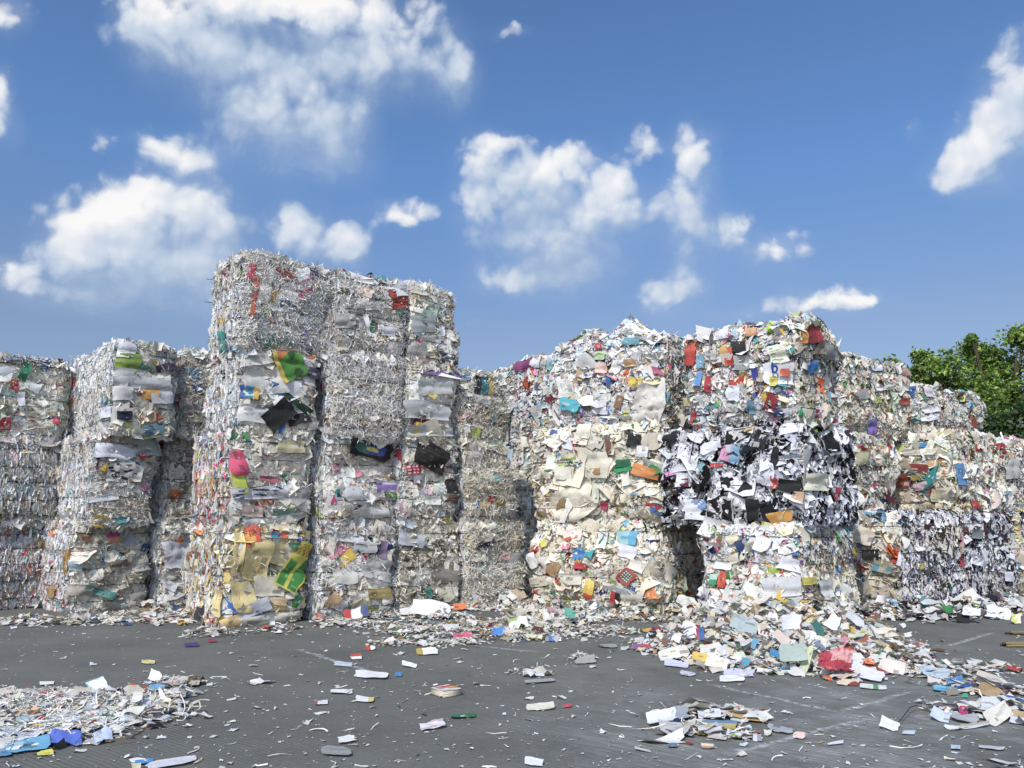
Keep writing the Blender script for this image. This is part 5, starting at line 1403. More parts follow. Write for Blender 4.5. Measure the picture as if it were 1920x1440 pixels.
def spread_litter(name, key, pal, bits, bsize, mids, msize, nstrips, seed, tilt=.5):
    rng = np.random.default_rng(seed)
    bm = ALL_BUMPS[key]
    acc = Acc()
    mound(acc, bm, pal, rng)
    xy = heap_points(bm, bits, rng, .72); n = len(xy)
    sz = bsize * np.exp(rng.normal(0, .5, n)); asp = np.exp(rng.normal(0, .5, n))
    litter(acc, xy, sz * np.sqrt(asp), sz / np.sqrt(asp), mixed(pal, n, rng), rng, tilt)
    xy = heap_points(bm, mids, rng); n = len(xy)
    sz = msize * np.exp(rng.normal(0, .35, n)); asp = np.exp(rng.normal(0, .35, n))
    litter(acc, xy, sz * np.sqrt(asp), sz / np.sqrt(asp), mixed(pal, n, rng), rng, tilt * .9, m=4, cols2=mixed(pal, n, rng), lift=.03)
    xy = heap_points(bm, nstrips, rng); n = len(xy)
    if n:
        P = np.stack([xy[:, 0], xy[:, 1], heap_z(xy) + rng.uniform(.01, .05, n)], 1)
        tmp = Acc()
        strips(tmp, P, ground_frames(n, rng, .2), .16 * np.exp(rng.normal(0, .35, n)), rng.uniform(.005, .012, n), mixed(pal, n, rng), rng, K=6, curl=.4, wave=.16)
        v = tmp.v[0].copy(); v[:, 2] = np.maximum(v[:, 2], .003)
        acc.add(v, tmp.f[0], tmp.c[0])
    link(name, acc.mesh(name, PAPER), kind='stuff')


MIXPAL = [(WHITES, .34), (CREAMS, .22), (GREYS, .20), (BRIGHT, .18), (TANS, .06)]
PALEPAL = [(WHITES, .55), (GREYS, .22), (CREAMS, .08), (BRIGHT, .15)]
spread_litter('spilled_paper_litter', 'spill', MIXPAL, 3800, .042, 900, .105, 320, 11)
spread_litter('drifted_paper_litter', 'drift', MIXPAL, 2700, .036, 300, .085, 620, 12)
spread_litter('shredded_paper_litter', 'shreds', PALEPAL, 900, .032, 150, .085, 950, 13, .4)
spread_litter('scattered_paper_litter', 'right', PALEPAL, 260, .035, 70, .11, 60, 14, .35)
spread_litter('flat_paper_litter', 'small', PALEPAL, 170, .032, 60, .10, 40, 15, .35)
spread_litter('fallen_paper_litter', 'foot', MIXPAL, 1500, .042, 260, .10, 600, 16)
spread_litter('piled_paper_litter', 'east', [(WHITES, .45), (LAVS, .25), (BRIGHT, .2), (BLACKS, .10)], 1700, .045, 460, .12, 200, 17)


def bare_ground_specks():
    rng = np.random.default_rng(21)
    acc = Acc()
    n = 2000
    px = rng.uniform(-60, 1980, n); py = 1180 + 275 * rng.random(n) ** 1.25
    xy = np.array([ground_at(a, b_)[:2] for a, b_ in zip(px, py)])
    sz = .0125 * np.exp(rng.normal(0, .65, n)); asp = np.exp(rng.normal(0, .6, n))
    litter(acc, xy, sz * np.sqrt(asp), sz / np.sqrt(asp), mixed([(WHITES, .62), (GREYS, .28), (BRIGHT, .05), (MUDS, .05)], n, rng), rng, .3, lift=.004)
    n = 170
    px = rng.uniform(-40, 1960, n); py = 1190 + 260 * rng.random(n)
    xy = np.array([ground_at(a, b_)[:2] for a, b_ in zip(px, py)])
    tmp = Acc()
    strips(tmp, np.column_stack([xy, np.full(n, .012)]), ground_frames(n, rng, .05), .12 * np.exp(rng.normal(0, .4, n)), rng.uniform(.005, .012, n), mixed([(WHITES, .7), (GREYS, .3)], n, rng), rng, K=6, curl=.35, wave=.10)
    v = tmp.v[0].copy(); v[:, 2] = np.maximum(v[:, 2], .003)
    acc.add(v, tmp.f[0], tmp.c[0])
    link('paper_specks', acc.mesh('paper_specks', PAPER), kind='stuff')


bare_ground_specks()


# ------------------------------------------------------------------ single things lying on the ground
def ground_item(name, cat, label, cx, cy, w, h, rot=0, cols=('efeeea',), pat='plain', tilt=0, crumple=.04, curl=.05, n=10, torn=.06, dome=0.0, group=None, up=0.0, mat=None):
    rng = np.random.default_rng(hash_seed(f'{name}{cx}{cy}'))
    foot = ground_at(cx, cy + h / 2 - 1)
    z0 = float(heap_z(foot[None, :2])[0])
    for _ in range(3):
        foot = ground_at(cx, cy + h / 2 - 1, z0 + .012)
        z0 = float(heap_z(foot[None, :2])[0])
    foot[2] = z0 + .012 + up
    a = math.radians(tilt)
    nn = np.array([0, -math.sin(a), math.cos(a)])
    pts = []
    for (x, y) in px_corners(cx, cy, w, h, rot):
        d = ray(x, y)
        t = ((foot - CAMP) @ nn) / (d @ nn)
        pts.append(CAMP + d * t)
    if tilt < 40: crumple, curl, torn = crumple * .5, curl * .4, torn * .8
    P, f, col = quad_sheet(pts, n, pat, cols, rng, crumple, curl, torn=torn, dome=dome, zmin=.004 if z0 < .05 else z0 * .4)
    c = np.array([P[:, 0].mean(), P[:, 1].mean(), P[:, 2].min()])
    acc = Acc(); acc.add(P - c, f, col)
    ob = link(name, acc.mesh(name, mat or PAPER), None, c, label=label, category=cat)
    if group: ob['group'] = group
    return ob


SH = 'sheets lying about the yard'
ITEMS = [
    ('paper_sheet', 'paper', 'wide white sheet with a torn edge, flat on bare concrete beyond the book', 697, 1266, 62, 13, 2, W_),
    ('paper_sheet', 'paper', 'white ragged strip lying nearer than the wide white sheet', 640, 1297, 40, 7, 2, W_),
    ('paper_scrap', 'paper', 'white scrap with a yellow tail on the bare concrete', 684, 1311, 34, 10, 4, ('efeeea', 'efeeea', 'd9d36a'), 'vbands'),
    ('paper_scrap', 'paper', 'white scrap with a red end on bare concrete', 603, 1317, 24, 7, -4, ('c2405a', 'e6e6ea', 'e6e6ea', 'e6e6ea'), 'vbands'),
    ('torn_board', 'cardboard', 'cream torn board strip lying alone on the concrete', 1014, 1325, 52, 13, -5, ('ded9c4',), 'plain', 14),
    ('paper_scrap', 'paper', 'small red scrap beside the cream torn board', 1064, 1323, 16, 6, -8, ('c24a4a',), 'plain', 10),
    ('green_strip', 'ribbon', 'thin green ribbon strip on the bare concrete', 868, 1342, 46, 7, -4, ('2f7a4a',)),
    ('crumpled_paper', 'paper', 'crumpled pink and white paper nearer than the green ribbon', 810, 1360, 46, 14, -12, ('e3e0e2', 'c9aab0'), 'blocks', 8, .10),
    ('paper_sheet', 'paper', 'white torn rectangle on the ribbed concrete', 650, 1386, 32, 12, -10, W_),
    ('crumpled_paper', 'paper', 'flattened grey crumpled paper on the ribbed concrete', 630, 1408, 54, 17, 4, ('8f9290',), 'plain', 6, .10),
    ('crumpled_paper', 'paper', 'small bluish white crumpled sheet at the near edge of the yard', 1001, 1428, 34, 14, 10, ('dfe3ec',), 'plain', 14, .10),
    ('card_strip', 'cardboard', 'long pale torn card strip at the near edge below the shreds', 322, 1430, 92, 13, -9, ('d9d9de',)),
    ('paper_scrap', 'paper', 'bright blue scrap behind the long pale card strip', 270, 1428, 34, 8, -6, ('2f8fd6',)),
    ('cardboard_sheet', 'cardboard', 'sky blue cardboard sheet at the front of the shredded litter', 52, 1397, 84, 24, -9, ('5fb0d6',), 'plain', 4, .03),
    ('paper_sheet', 'paper', 'blue paper half hidden under the sky blue cardboard', 6, 1411, 30, 14, -8, ('4a8fb8',)),
    ('paper_scrap', 'paper', 'bright yellow scrap beside the sky blue cardboard', 85, 1411, 30, 9, -8, ('e6e03a',), 'plain', 6),
    ('crumpled_paper', 'paper', 'cobalt blue crumpled sheet behind the yellow scrap', 124, 1384, 58, 26, 4, ('4a6ad0',), 'plain', 14, .12),
    ('crumpled_paper', 'paper', 'pale blue crumpled sheet beside the cobalt blue one', 192, 1381, 36, 22, -20, ('bccbea',), 'plain', 16, .12),
    ('card_strip', 'cardboard', 'grey card strip lying on the shredded litter', 176, 1331, 34, 20, 32, ('b8bcc4',), 'plain', 14),
    ('printed_card', 'card', 'pale card with blue print leaning up from the shreds', 183, 1285, 36, 26, -24, ('dde6e6', '9fc6d6', 'dde6e6', 'dde6e6'), 'blocks', 55, .02),
    ('paper_card', 'card', 'small white card standing up at the back of the shreds', 292, 1267, 22, 20, 16, ('f0eee6',), 'plain', 60, .02),
    ('crumpled_paper', 'paper', 'crumpled yellow wrapper behind the standing white card', 278, 1241, 25, 7, 2, ('d9d08a', 'b9b06a'), 'blocks', 14, .10),
    ('paper_sheet', 'paper', 'brown and orange printed sheet on the shredded litter', 52, 1335, 40, 16, -20, ('a8682c', 'd9b48a', '6a5a4a'), 'blocks', 28, .07),
    ('folder', 'folder', 'pale blue folder with a red edge on the shreds', 130, 1352, 42, 14, -6, ('c23a34', 'c9d6de', 'c9d6de', 'c9d6de'), 'hbands', 12, .03),
    ('paper_sheet', 'paper', 'light blue printed sheet with red end on the shreds', 288, 1290, 44, 10, -6, ('9a4a34', '5fa8d6', '5fa8d6'), 'vbands', 10),
    ('paper_sheet', 'paper', 'grey white folded sheet at the front of the shreds', 243, 1352, 50, 18, -14, ('cfcac6',), 'plain', 14, .08),
    ('paper_sheet', 'paper', 'beige sheet lying at the far side of the shreds', 12, 1295, 30, 12, -14, ('d6c9b4',), 'plain', 12),
    ('paper_sheet', 'paper', 'flat white sheet on concrete behind the shredded litter', 88, 1281, 26, 6, -2, W_),
    ('paper_scrap', 'paper', 'dark purple scrap on the concrete before the tower', 358, 1209, 26, 7, -4, ('3f3a78',), 'plain', 10),
    ('paper_scrap', 'paper', 'crimson scrap on the concrete before the tower', 398, 1201, 14, 6, 0, ('a8203f',), 'plain', 8),
    ('plastic_sheet', 'sheet', 'large white crumpled sheet at the foot of the tower', 808, 1142, 72, 28, 6, ('efefee',), 'plain', 26, .07),
    ('paper_sheet', 'paper', 'white paper half under the large white crumpled sheet', 775, 1146, 50, 14, -8, ('e3e3e2',), 'plain', 20, .08),
    ('paper_scrap', 'paper', 'bright orange scrap beside the large white sheet', 862, 1137, 24, 12, -6, ('ea7a2c',), 'plain', 30),
    ('crumpled_bag', 'bag', 'red and blue printed bag crushed at the tower foot', 668, 1152, 46, 18, -14, ('c23a34', 'e3e3e6', '4a5a8a'), 'vbands', 40, .14),
    ('paper_scrap', 'paper', 'red orange scrap in the dark gap at the tower foot', 600, 1158, 16, 10, 0, ('cf4a2c',), 'plain', 30),
    ('black_bag', 'bag', 'crumpled black bag leaning on the end of the tower', 376, 1153, 20, 26, 12, ('2a2a2e',), 'plain', 62, .14),
    ('blue_scoop', 'plastic', 'round bright blue plastic piece in the drifted litter', 935, 1184, 24, 15, 0, ('2f86d6',), 'plain', 30, .12),
    ('crumpled_paper', 'paper', 'pink crumpled paper in the drifted litter', 868, 1193, 36, 12, -4, ('d65a72',), 'plain', 20, .14),
    ('crumpled_paper', 'paper', 'teal torn paper on the pale shredded mound', 1068, 1152, 22, 16, 14, ('4fa892',), 'plain', 40, .10),
    ('paper_scrap', 'paper', 'dark red torn scrap before the pale mound', 1008, 1182, 20, 12, 14, ('5a1f22',), 'plain', 30, .10),
    ('paper_scrap', 'paper', 'pale yellow torn strip at the front of the drifted litter', 1002, 1193, 30, 7, 4, ('e9e3b4',), 'plain', 14),
    ('paper_scrap', 'paper', 'blue and white scrap at the front of the drifted litter', 1040, 1198, 24, 9, 4, ('3f7fc2', 'e6e6ee'), 'vbands', 20, .08),
    ('crumpled_bag', 'bag', 'pale green printed bag lying in the drifted litter', 972, 1170, 34, 24, -20, ('e0e6d0', '9fbf6a', 'e6e6e6'), 'blocks', 36, .12),
    ('paper_scrap', 'paper', 'navy scrap in the drifted litter', 740, 1197, 18, 8, 4, ('2a2f5a',), 'plain', 20),
    ('paper_scrap', 'paper', 'red and white wrapper before the drifted litter', 695, 1215, 18, 8, -10, ('c2382c', 'e6e6e6'), 'vbands', 20),
    ('paper_scrap', 'paper', 'red topped white wrapper alone on the concrete', 668, 1231, 20, 10, -4, ('e6e6e6', 'c2442c'), 'hbands', 20),
    ('paper_sheet', 'paper', 'white paper with a yellow end before the drifted litter', 800, 1222, 40, 12, -6, ('c2a83a', 'e9e9ea', 'e9e9ea'), 'vbands', 14, .08),
    ('paper_sheet', 'paper', 'thin grey folded sheet on bare concrete', 643, 1245, 34, 8, 6, ('b9c6ce',), 'plain', 10),
    ('paper_sheet', 'paper', 'white ragged paper with a brown end on concrete', 768, 1247, 28, 8, 10, W_, 'plain', 10, .08),
    ('paper_scrap', 'paper', 'small blue scrap beside the wide white sheet', 747, 1264, 12, 8, 0, ('2f7fb8',), 'plain', 20),
    ('paper_sheet', 'paper', 'grey folded sheet on the concrete between the two heaps', 1098, 1237, 36, 14, -8, ('aaa79c',), 'plain', 14, .06),
    ('paper_sheet', 'paper', 'flat grey sheet on concrete behind the folded grey sheet', 1142, 1211, 32, 6, 0, ('a2a59c',)),
    ('paper_sheet', 'paper', 'white paper pile edge curling on bare concrete', 1000, 1262, 40, 12, 2, ('dad9e2',), 'plain', 10, .10),
    ('paper_sheet', 'paper', 'long thin twisted paper strip on bare concrete', 1012, 1277, 56, 6, -4, ('a7a8a6',)),
    # the spilled heap
    ('printed_sheet', 'paper', 'sheet with green and blue stripes on the spilled heap', 1320, 1215, 38, 26, 6, ('4a9a4a', '3f8f5a', '3f8a86', '3a6fb8', '3f7fc2'), 'vbands', 52, .02),
    ('magazine', 'magazine', 'red and yellow magazine with a white head on the heap', 1436, 1202, 36, 34, 17, ('f0ece8', 'b02a34', 'c23a34', 'd65a34', 'e08a3a', 'e6b84a'), 'sunset', 56, .02, .03, 16),
    ('paper_sheet', 'paper', 'yellow sheet under the green and blue striped one', 1313, 1232, 30, 16, 10, ('e3bf3c',), 'plain', 40),
    ('cardboard_sheet', 'cardboard', 'pale grey green board flat in the middle of the heap', 1487, 1225, 50, 32, -4, ('a9b9ae',), 'plain', 44, .03),
    ('paper_sheet', 'paper', 'pale lime sheet standing up beside the grey green board', 1511, 1238, 16, 50, 18, ('c9d2a0',), 'plain', 66, .10),
    ('crumpled_bag', 'bag', 'red fruit printed bag crumpled at the front of the heap', 1565, 1247, 64, 42, 6, ('b8304a', 'd65a5c', 'c23a4a', 'e3a2a2', 'a8243c'), 'blocks', 46, .65, .1, 24),
    ('paper_sheet', 'paper', 'large lavender white curved sheet at the front of the heap', 1622, 1262, 66, 22, 18, ('dcdcf0',), 'plain', 26, .02, .2),
    ('cardboard_sheet', 'cardboard', 'cream board behind the curved lavender sheet', 1673, 1250, 48, 24, 12, ('e6d9cc',), 'plain', 36, .03),
    ('paper_sheet', 'paper', 'reddish brown oval cut paper on the heap', 1621, 1213, 26, 32, -24, ('a8522c',), 'plain', 56, .04),
    ('cardboard_sheet', 'cardboard', 'dark green board showing behind the red fruit bag', 1567, 1229, 40, 14, 2, ('2f6a4e',), 'plain', 36, .02),
    ('paper_scrap', 'paper', 'orange scrap behind the cream board', 1631, 1240, 18, 10, 10, ('e6762c',), 'plain', 40),
    ('paper_scrap', 'paper', 'rusty brown strip before the cream board', 1638, 1253, 44, 10, 26, ('8f4422',), 'plain', 30),
    ('paper_strip', 'paper', 'pale blue strip sticking out of the heap toward bare concrete', 1706, 1229, 44, 9, 6, ('c2cbea',), 'plain', 10),
    ('paper_sheet', 'paper', 'flat lavender sheet on concrete before the heap', 1386, 1261, 56, 14, 4, ('d9d9ee',), 'plain', 4),
    ('paper_sheet', 'paper', 'long lavender sheet at the front corner of the heap', 1268, 1245, 44, 12, 10, ('d0d2e6',), 'plain', 10),
    ('paper_sheet', 'paper', 'white leaf shaped sheet on concrete before the heap', 1372, 1273, 44, 11, 0, ('e9e9e4',), 'plain', 10, .07),
    ('paper_sheet', 'paper', 'small lavender sheet alone before the heap', 1290, 1263, 28, 8, 6, ('c9cada',), 'plain', 6),
    ('printed_strip', 'paper', 'white strip with a green mark before the curved sheet', 1638, 1288, 50, 8, 6, ('e0e6de', 'e0e6de', '5f9f72', 'e0e6de'), 'vbands', 4),
    ('wrapper', 'wrapper', 'orange and yellow wrapper standing at the bale foot', 1327, 1140, 18, 34, -8, ('e3602c', 'eaa22c', 'd6442c'), 'blocks', 70, .08),
    ('paper_sheet', 'paper', 'white printed page standing in the back of the heap', 1290, 1184, 36, 34, -24, ('eaeaf2', '8a8f9f'), 'text', 58, .03, .05, 20),
    ('printed_scrap', 'paper', 'blue and red curled wrapper beside the printed page', 1313, 1194, 16, 30, -8, ('c2303a', '3a66a8', '3a66a8'), 'vbands', 60, .08),
    ('cardboard_sheet', 'cardboard', 'brown cardboard flap beside the right end of the heap', 1622, 1166, 60, 16, -8, ('7a5a3c',), 'plain', 36, .06),
    ('paper_sheet', 'paper', 'pink and white striped fan of paper on the heap', 1578, 1159, 22, 24, -14, ('8a4a6a', 'd9a2b8', '8a4a6a', 'd9a2b8'), 'vbands', 60, .06),
    ('paper_tray', 'tray', 'white oval paper tray at the back of the heap', 1287, 1128, 36, 20, 22, ('e6e8ec',), 'plain', 44, .03),
    ('paper_sheet', 'paper', 'brown card standing at the back of the heap', 1365, 1148, 34, 18, -30, ('6f5c4c',), 'plain', 56, .04),
    ('paper_sheet', 'paper', 'deep green sheet on top of the heap', 1424, 1152, 32, 16, 18, ('1f7a52',), 'plain', 46, .07),
    ('crumpled_paper', 'paper', 'lavender tissue ball near the top of the heap', 1483, 1168, 36, 26, 0, ('d6d6ec',), 'plain', 50, .16),
    ('paper_sheet', 'paper', 'grey blue plastic sheet across the back of the heap', 1395, 1170, 50, 30, 14, ('a9b8b9',), 'plain', 40, .08),
    ('paper_sheet', 'paper', 'dark teal folder near the heap top', 1534, 1177, 14, 30, -36, ('1f6a62',), 'plain', 54, .02),
    ('crumpled_paper', 'paper', 'cream crumpled sheet at the near end of the heap', 1262, 1225, 56, 22, -6, ('e6e0cc',), 'plain', 30, .12),
    ('crumpled_paper', 'paper', 'cream crumpled paper under the striped sheet', 1345, 1243, 40, 24, 20, ('ece4cf',), 'plain', 38, .14),
    ('crumpled_paper', 'paper', 'white crumpled ball at the east end of the heap', 1650, 1217, 28, 26, 0, ('e6e6f0',), 'plain', 56, .14),
    ('paper_scrap', 'paper', 'bright red scrap at the east end of the heap', 1658, 1207, 24, 8, 12, ('cf2a30',), 'plain', 40),
    ('paper_sheet', 'paper', 'white folded paper beside the white crumpled ball', 1672, 1227, 28, 22, 0, ('e6e6ee',), 'plain', 46, .05),
    ('paper_scrap', 'paper', 'blue sheet poking out beside the magazine', 1454, 1226, 24, 12, 20, ('2f86b8',), 'plain', 40),
    ('paper_sheet', 'paper', 'white heart shaped scrap before the lime sheet', 1478, 1254, 24, 18, 8, ('dfe6e2',), 'plain', 46, .05),
    ('crumpled_paper', 'paper', 'beige printed scrap on concrete before the red bag', 1590, 1279, 40, 12, 4, ('e0cfae', '8a3a34', 'e0cfae'), 'blocks', 20, .10),
    ('paper_sheet', 'paper', 'purple and red folded paper at the near end of the heap', 1203, 1213, 34, 9, 2, ('8a5a8a', 'c23a44'), 'vbands', 20, .08),
    ('paper_scrap', 'paper', 'sky blue scrap at the near end of the heap', 1219, 1197, 14, 10, 0, ('4fb2d6',), 'plain', 40),
    ('paper_scrap', 'paper', 'brown square scrap at the near end of the heap', 1247, 1204, 12, 12, 20, ('7a5a3c',), 'plain', 46),
    # eastern foot
    ('paper_sheet', 'paper', 'large flat white sheet on the far pile at the frame edge', 1872, 1149, 46, 22, 12, ('e6e6f6',), 'plain', 30, .03),
    ('paper_sheet', 'paper', 'white sheet beside the large flat one on the far pile', 1822, 1147, 34, 14, 4, ('e6e6f2',), 'plain', 30, .03),
    ('paper_sheet', 'paper', 'white peaked sheet on the far pile', 1752, 1140, 26, 20, 10, ('e6e6ee',), 'plain', 50, .08),
    ('wrapper', 'wrapper', 'yellow green wrapper at the end of the far pile', 1904, 1161, 18, 18, 0, ('cfd95c', 'e3e6c2'), 'blocks', 50, .12),
    ('card', 'card', 'black card lying in the far pile', 1805, 1160, 26, 16, 10, ('1f1f24',), 'plain', 36, .05),
    ('paper_scrap', 'paper', 'red wrapper in the pile beside the brown cardboard', 1642, 1161, 12, 20, -30, ('d6382c',), 'plain', 50),
    ('paper_sheet', 'paper', 'pale lime wrapper before the dark slivered bale', 1656, 1130, 22, 24, 14, ('c9d98a', 'dfe6c9'), 'blocks', 60, .10),
    # right foreground group
    ('paper_sheet', 'paper', 'cyan printed scrap on the concrete past the heap', 1778, 1293, 56, 10, 8, ('4fb2d9', '2f6fa8', '6fc2e0', '3f97c2'), 'blocks', 8, .06),
    ('crumpled_bag', 'bag', 'crumpled brown paper bag on the concrete', 1858, 1297, 50, 20, 20, ('b09468', 'a08258'), 'blocks', 30, .14),
    ('paper_scrap', 'paper', 'tan stone like scrap between cyan scrap and brown bag', 1785, 1297, 24, 13, -8, ('8f8474',), 'plain', 30, .08),
    ('paper_scrap', 'paper', 'small green square scrap before the tan scrap', 1810, 1304, 12, 8, 0, ('3fa87a',), 'plain', 30),
    ('paper_sheet', 'paper', 'large cream sheet lying at the right foreground group', 1871, 1340, 50, 34, -32, ('e9e3d0',), 'plain', 14, .05),
    ('crumpled_paper', 'paper', 'clear grey crumpled wrap behind the large cream sheet', 1858, 1320, 36, 26, 0, ('ccd0d6',), 'plain', 34, .16),
    ('paper_roll', 'paper', 'pale blue curled sheet at the near side of that group', 1764, 1342, 36, 20, 24, ('c6d2e2',), 'plain', 26, .06, .25),
    ('paper_sheet', 'paper', 'grey torn sheet between blue curl and cream sheet', 1808, 1346, 52, 16, 10, ('b0b2b2',), 'plain', 8, .08),
    ('paper_sheet', 'paper', 'pale curled strip in front of the large cream sheet', 1828, 1360, 54, 9, -10, ('cfd2d4', 'b9b09a'), 'hbands', 10, .04),
    ('paper_scrap', 'paper', 'white torn scrap with a curl at the wire end', 1668, 1359, 36, 18, 22, ('ecece6',), 'plain', 14, .09),
    ('paper_scrap', 'paper', 'pale blue scrap before the white torn one', 1704, 1373, 24, 7, 2, ('c9d6e6',), 'plain', 6),
    ('paper_sheet', 'paper', 'white sheet cut by the frame edge', 1908, 1345, 26, 24, 14, ('d9dce2', 'c2a87a'), 'hbands', 16, .06),
    ('paper_sheet', 'paper', 'light blue torn sheet beside the end of the heap', 1755, 1262, 50, 20, 10, ('b5c9d9',), 'plain', 16, .10),
    ('paper_sheet', 'paper', 'bright blue sheet past the light blue one', 1790, 1277, 30, 12, -8, ('3f86c2',), 'plain', 16, .10),
    ('paper_scrap', 'paper', 'cream square scrap behind the brown paper bag', 1862, 1287, 14, 10, 4, ('e6e0c9',), 'plain', 40),
    # small heap in the centre right
    ('notebook', 'notebook', 'splayed white notebook with grey leaves', 1252, 1345, 78, 22, -10, ('e6eaf0', 'e6eaf0', 'e0e4ea', '9aa0a8'), 'vbands', 16, .05, .16),
    ('envelope', 'envelope', 'tan envelope with a red half disc', 1408, 1339, 62, 22, 10, ('c9a864', 'c9c0b0', 'd05a5c'), 'hbands', 10, .03),
    ('book_cover', 'book', 'yellow and blue book cover lying face up', 1348, 1359, 66, 16, 2, ('b9a452', 'c2b06a', '5f86a8'), 'hbands', 10, .03),
    ('paper_sheet', 'paper', 'white sheets stacked behind the yellow and blue cover', 1330, 1339, 44, 16, -4, ('d9dce2',), 'plain', 14, .08),
    ('paper_sheet', 'paper', 'lavender ragged sheet before the splayed notebook', 1275, 1373, 46, 12, -10, ('cfd2e8',), 'plain', 10, .08),
    ('paper_sheet', 'paper', 'pale crumpled strip before the book cover', 1345, 1382, 36, 9, 8, ('cfc6b8',), 'plain', 8, .08),
    ('paper_sheet', 'paper', 'white ragged sheet past the pale crumpled strip', 1385, 1377, 44, 11, 10, ('dfe2ee',), 'plain', 12, .08),
    ('paper_box', 'box', 'small grey white folded carton beside the ragged sheet', 1419, 1383, 17, 13, 0, ('c9cdd6', '8f949c'), 'vbands', 60, .03),
    ('paper_roll', 'paper', 'small tan cardboard tube on the concrete', 1326, 1399, 23, 9, 2, ('b08a64', 'd9c9b4'), 'hbands', 40, .04),
    ('paper_scrap', 'paper', 'flat faded blue scrap nearer than the notebook', 1261, 1397, 19, 7, 0, ('5f7f9a',)),
    ('paper_scrap', 'paper', 'pink tent shaped folded paper on the concrete', 1498, 1378, 21, 13, 8, ('e0c2b4',), 'plain', 56, .03),
    ('paper_sheet', 'paper', 'flat grey sheet beside the pink folded paper', 1464, 1368, 46, 11, 10, ('a9b0b6',), 'plain', 3),
    ('paper_scrap', 'paper', 'white crescent of curled paper on the near concrete', 1567, 1393, 30, 5, -8, ('dfe2e6',), 'plain', 8),
    ('paper_scrap', 'paper', 'pale blue flat scrap on the near concrete', 1792, 1401, 18, 7, 6, ('c2d2e6',)),
    ('paper_sheet', 'paper', 'long grey white strip near the frame edge', 1860, 1402, 50, 6, 6, ('c2c6ca',)),
]
for it in ITEMS:
    kw = dict(zip(('name', 'cat', 'label', 'cx', 'cy', 'w', 'h', 'rot', 'cols', 'pat', 'tilt', 'crumple', 'curl', 'n'), it))
    if it[0] == 'magazine': kw['up'] = .05
    mag = ground_item(**kw)
    if it[0] == 'magazine':
        # printed characters along the magazine's head: strokes and a figure 6
        P = np.array([v.co for v in mag.data.vertices]); n_ = 16
        row = lambda u, v: P[int(round(v * n_)) * (n_ + 1) + int(round(u * n_))]
        nv = np.cross(row(1, 0) - row(0, 0), row(0, 1) - row(0, 0)); nv /= np.linalg.norm(nv)
        if nv[1] > 0: nv = -nv
        acc = Acc(); rng_ = np.random.default_rng(4)
        for c0 in (.10, .28, .46, .64):
            for k_ in range(3):
                v0 = .81 + .065 * k_
                tube(acc, [row(c0, .9) * 0 + (1 - c0) * ((1 - v0) * row(0, 0) + v0 * row(0, 1)) + c0 * ((1 - v0) * row(1, 0) + v0 * row(1, 1)) + nv * .012,
                           (1 - c0 - .11) * ((1 - v0) * row(0, 0) + v0 * row(0, 1)) + (c0 + .11) * ((1 - v0) * row(1, 0) + v0 * row(1, 1)) + nv * .012], .0032, lin('7a1f24'))
            cm = c0 + .055
            tube(acc, [(1 - cm) * ((1 - v_) * row(0, 0) + v_ * row(0, 1)) + cm * ((1 - v_) * row(1, 0) + v_ * row(1, 1)) + nv * .012 for v_ in (.79, .96)], .0032, lin('7a1f24'))
        six = [(.95, .94), (.88, .91), (.85, .85), (.86, .80), (.91, .785), (.945, .82), (.91, .855), (.86, .84)]
        tube(acc, [(1 - u_) * ((1 - v_) * row(0, 0) + v_ * row(0, 1)) + u_ * ((1 - v_) * row(1, 0) + v_ * row(1, 1)) + nv * .012 for u_, v_ in six], .0038, lin('1f1f22'))
        link('lettering', acc.mesh('lettering', PAPER), mag)


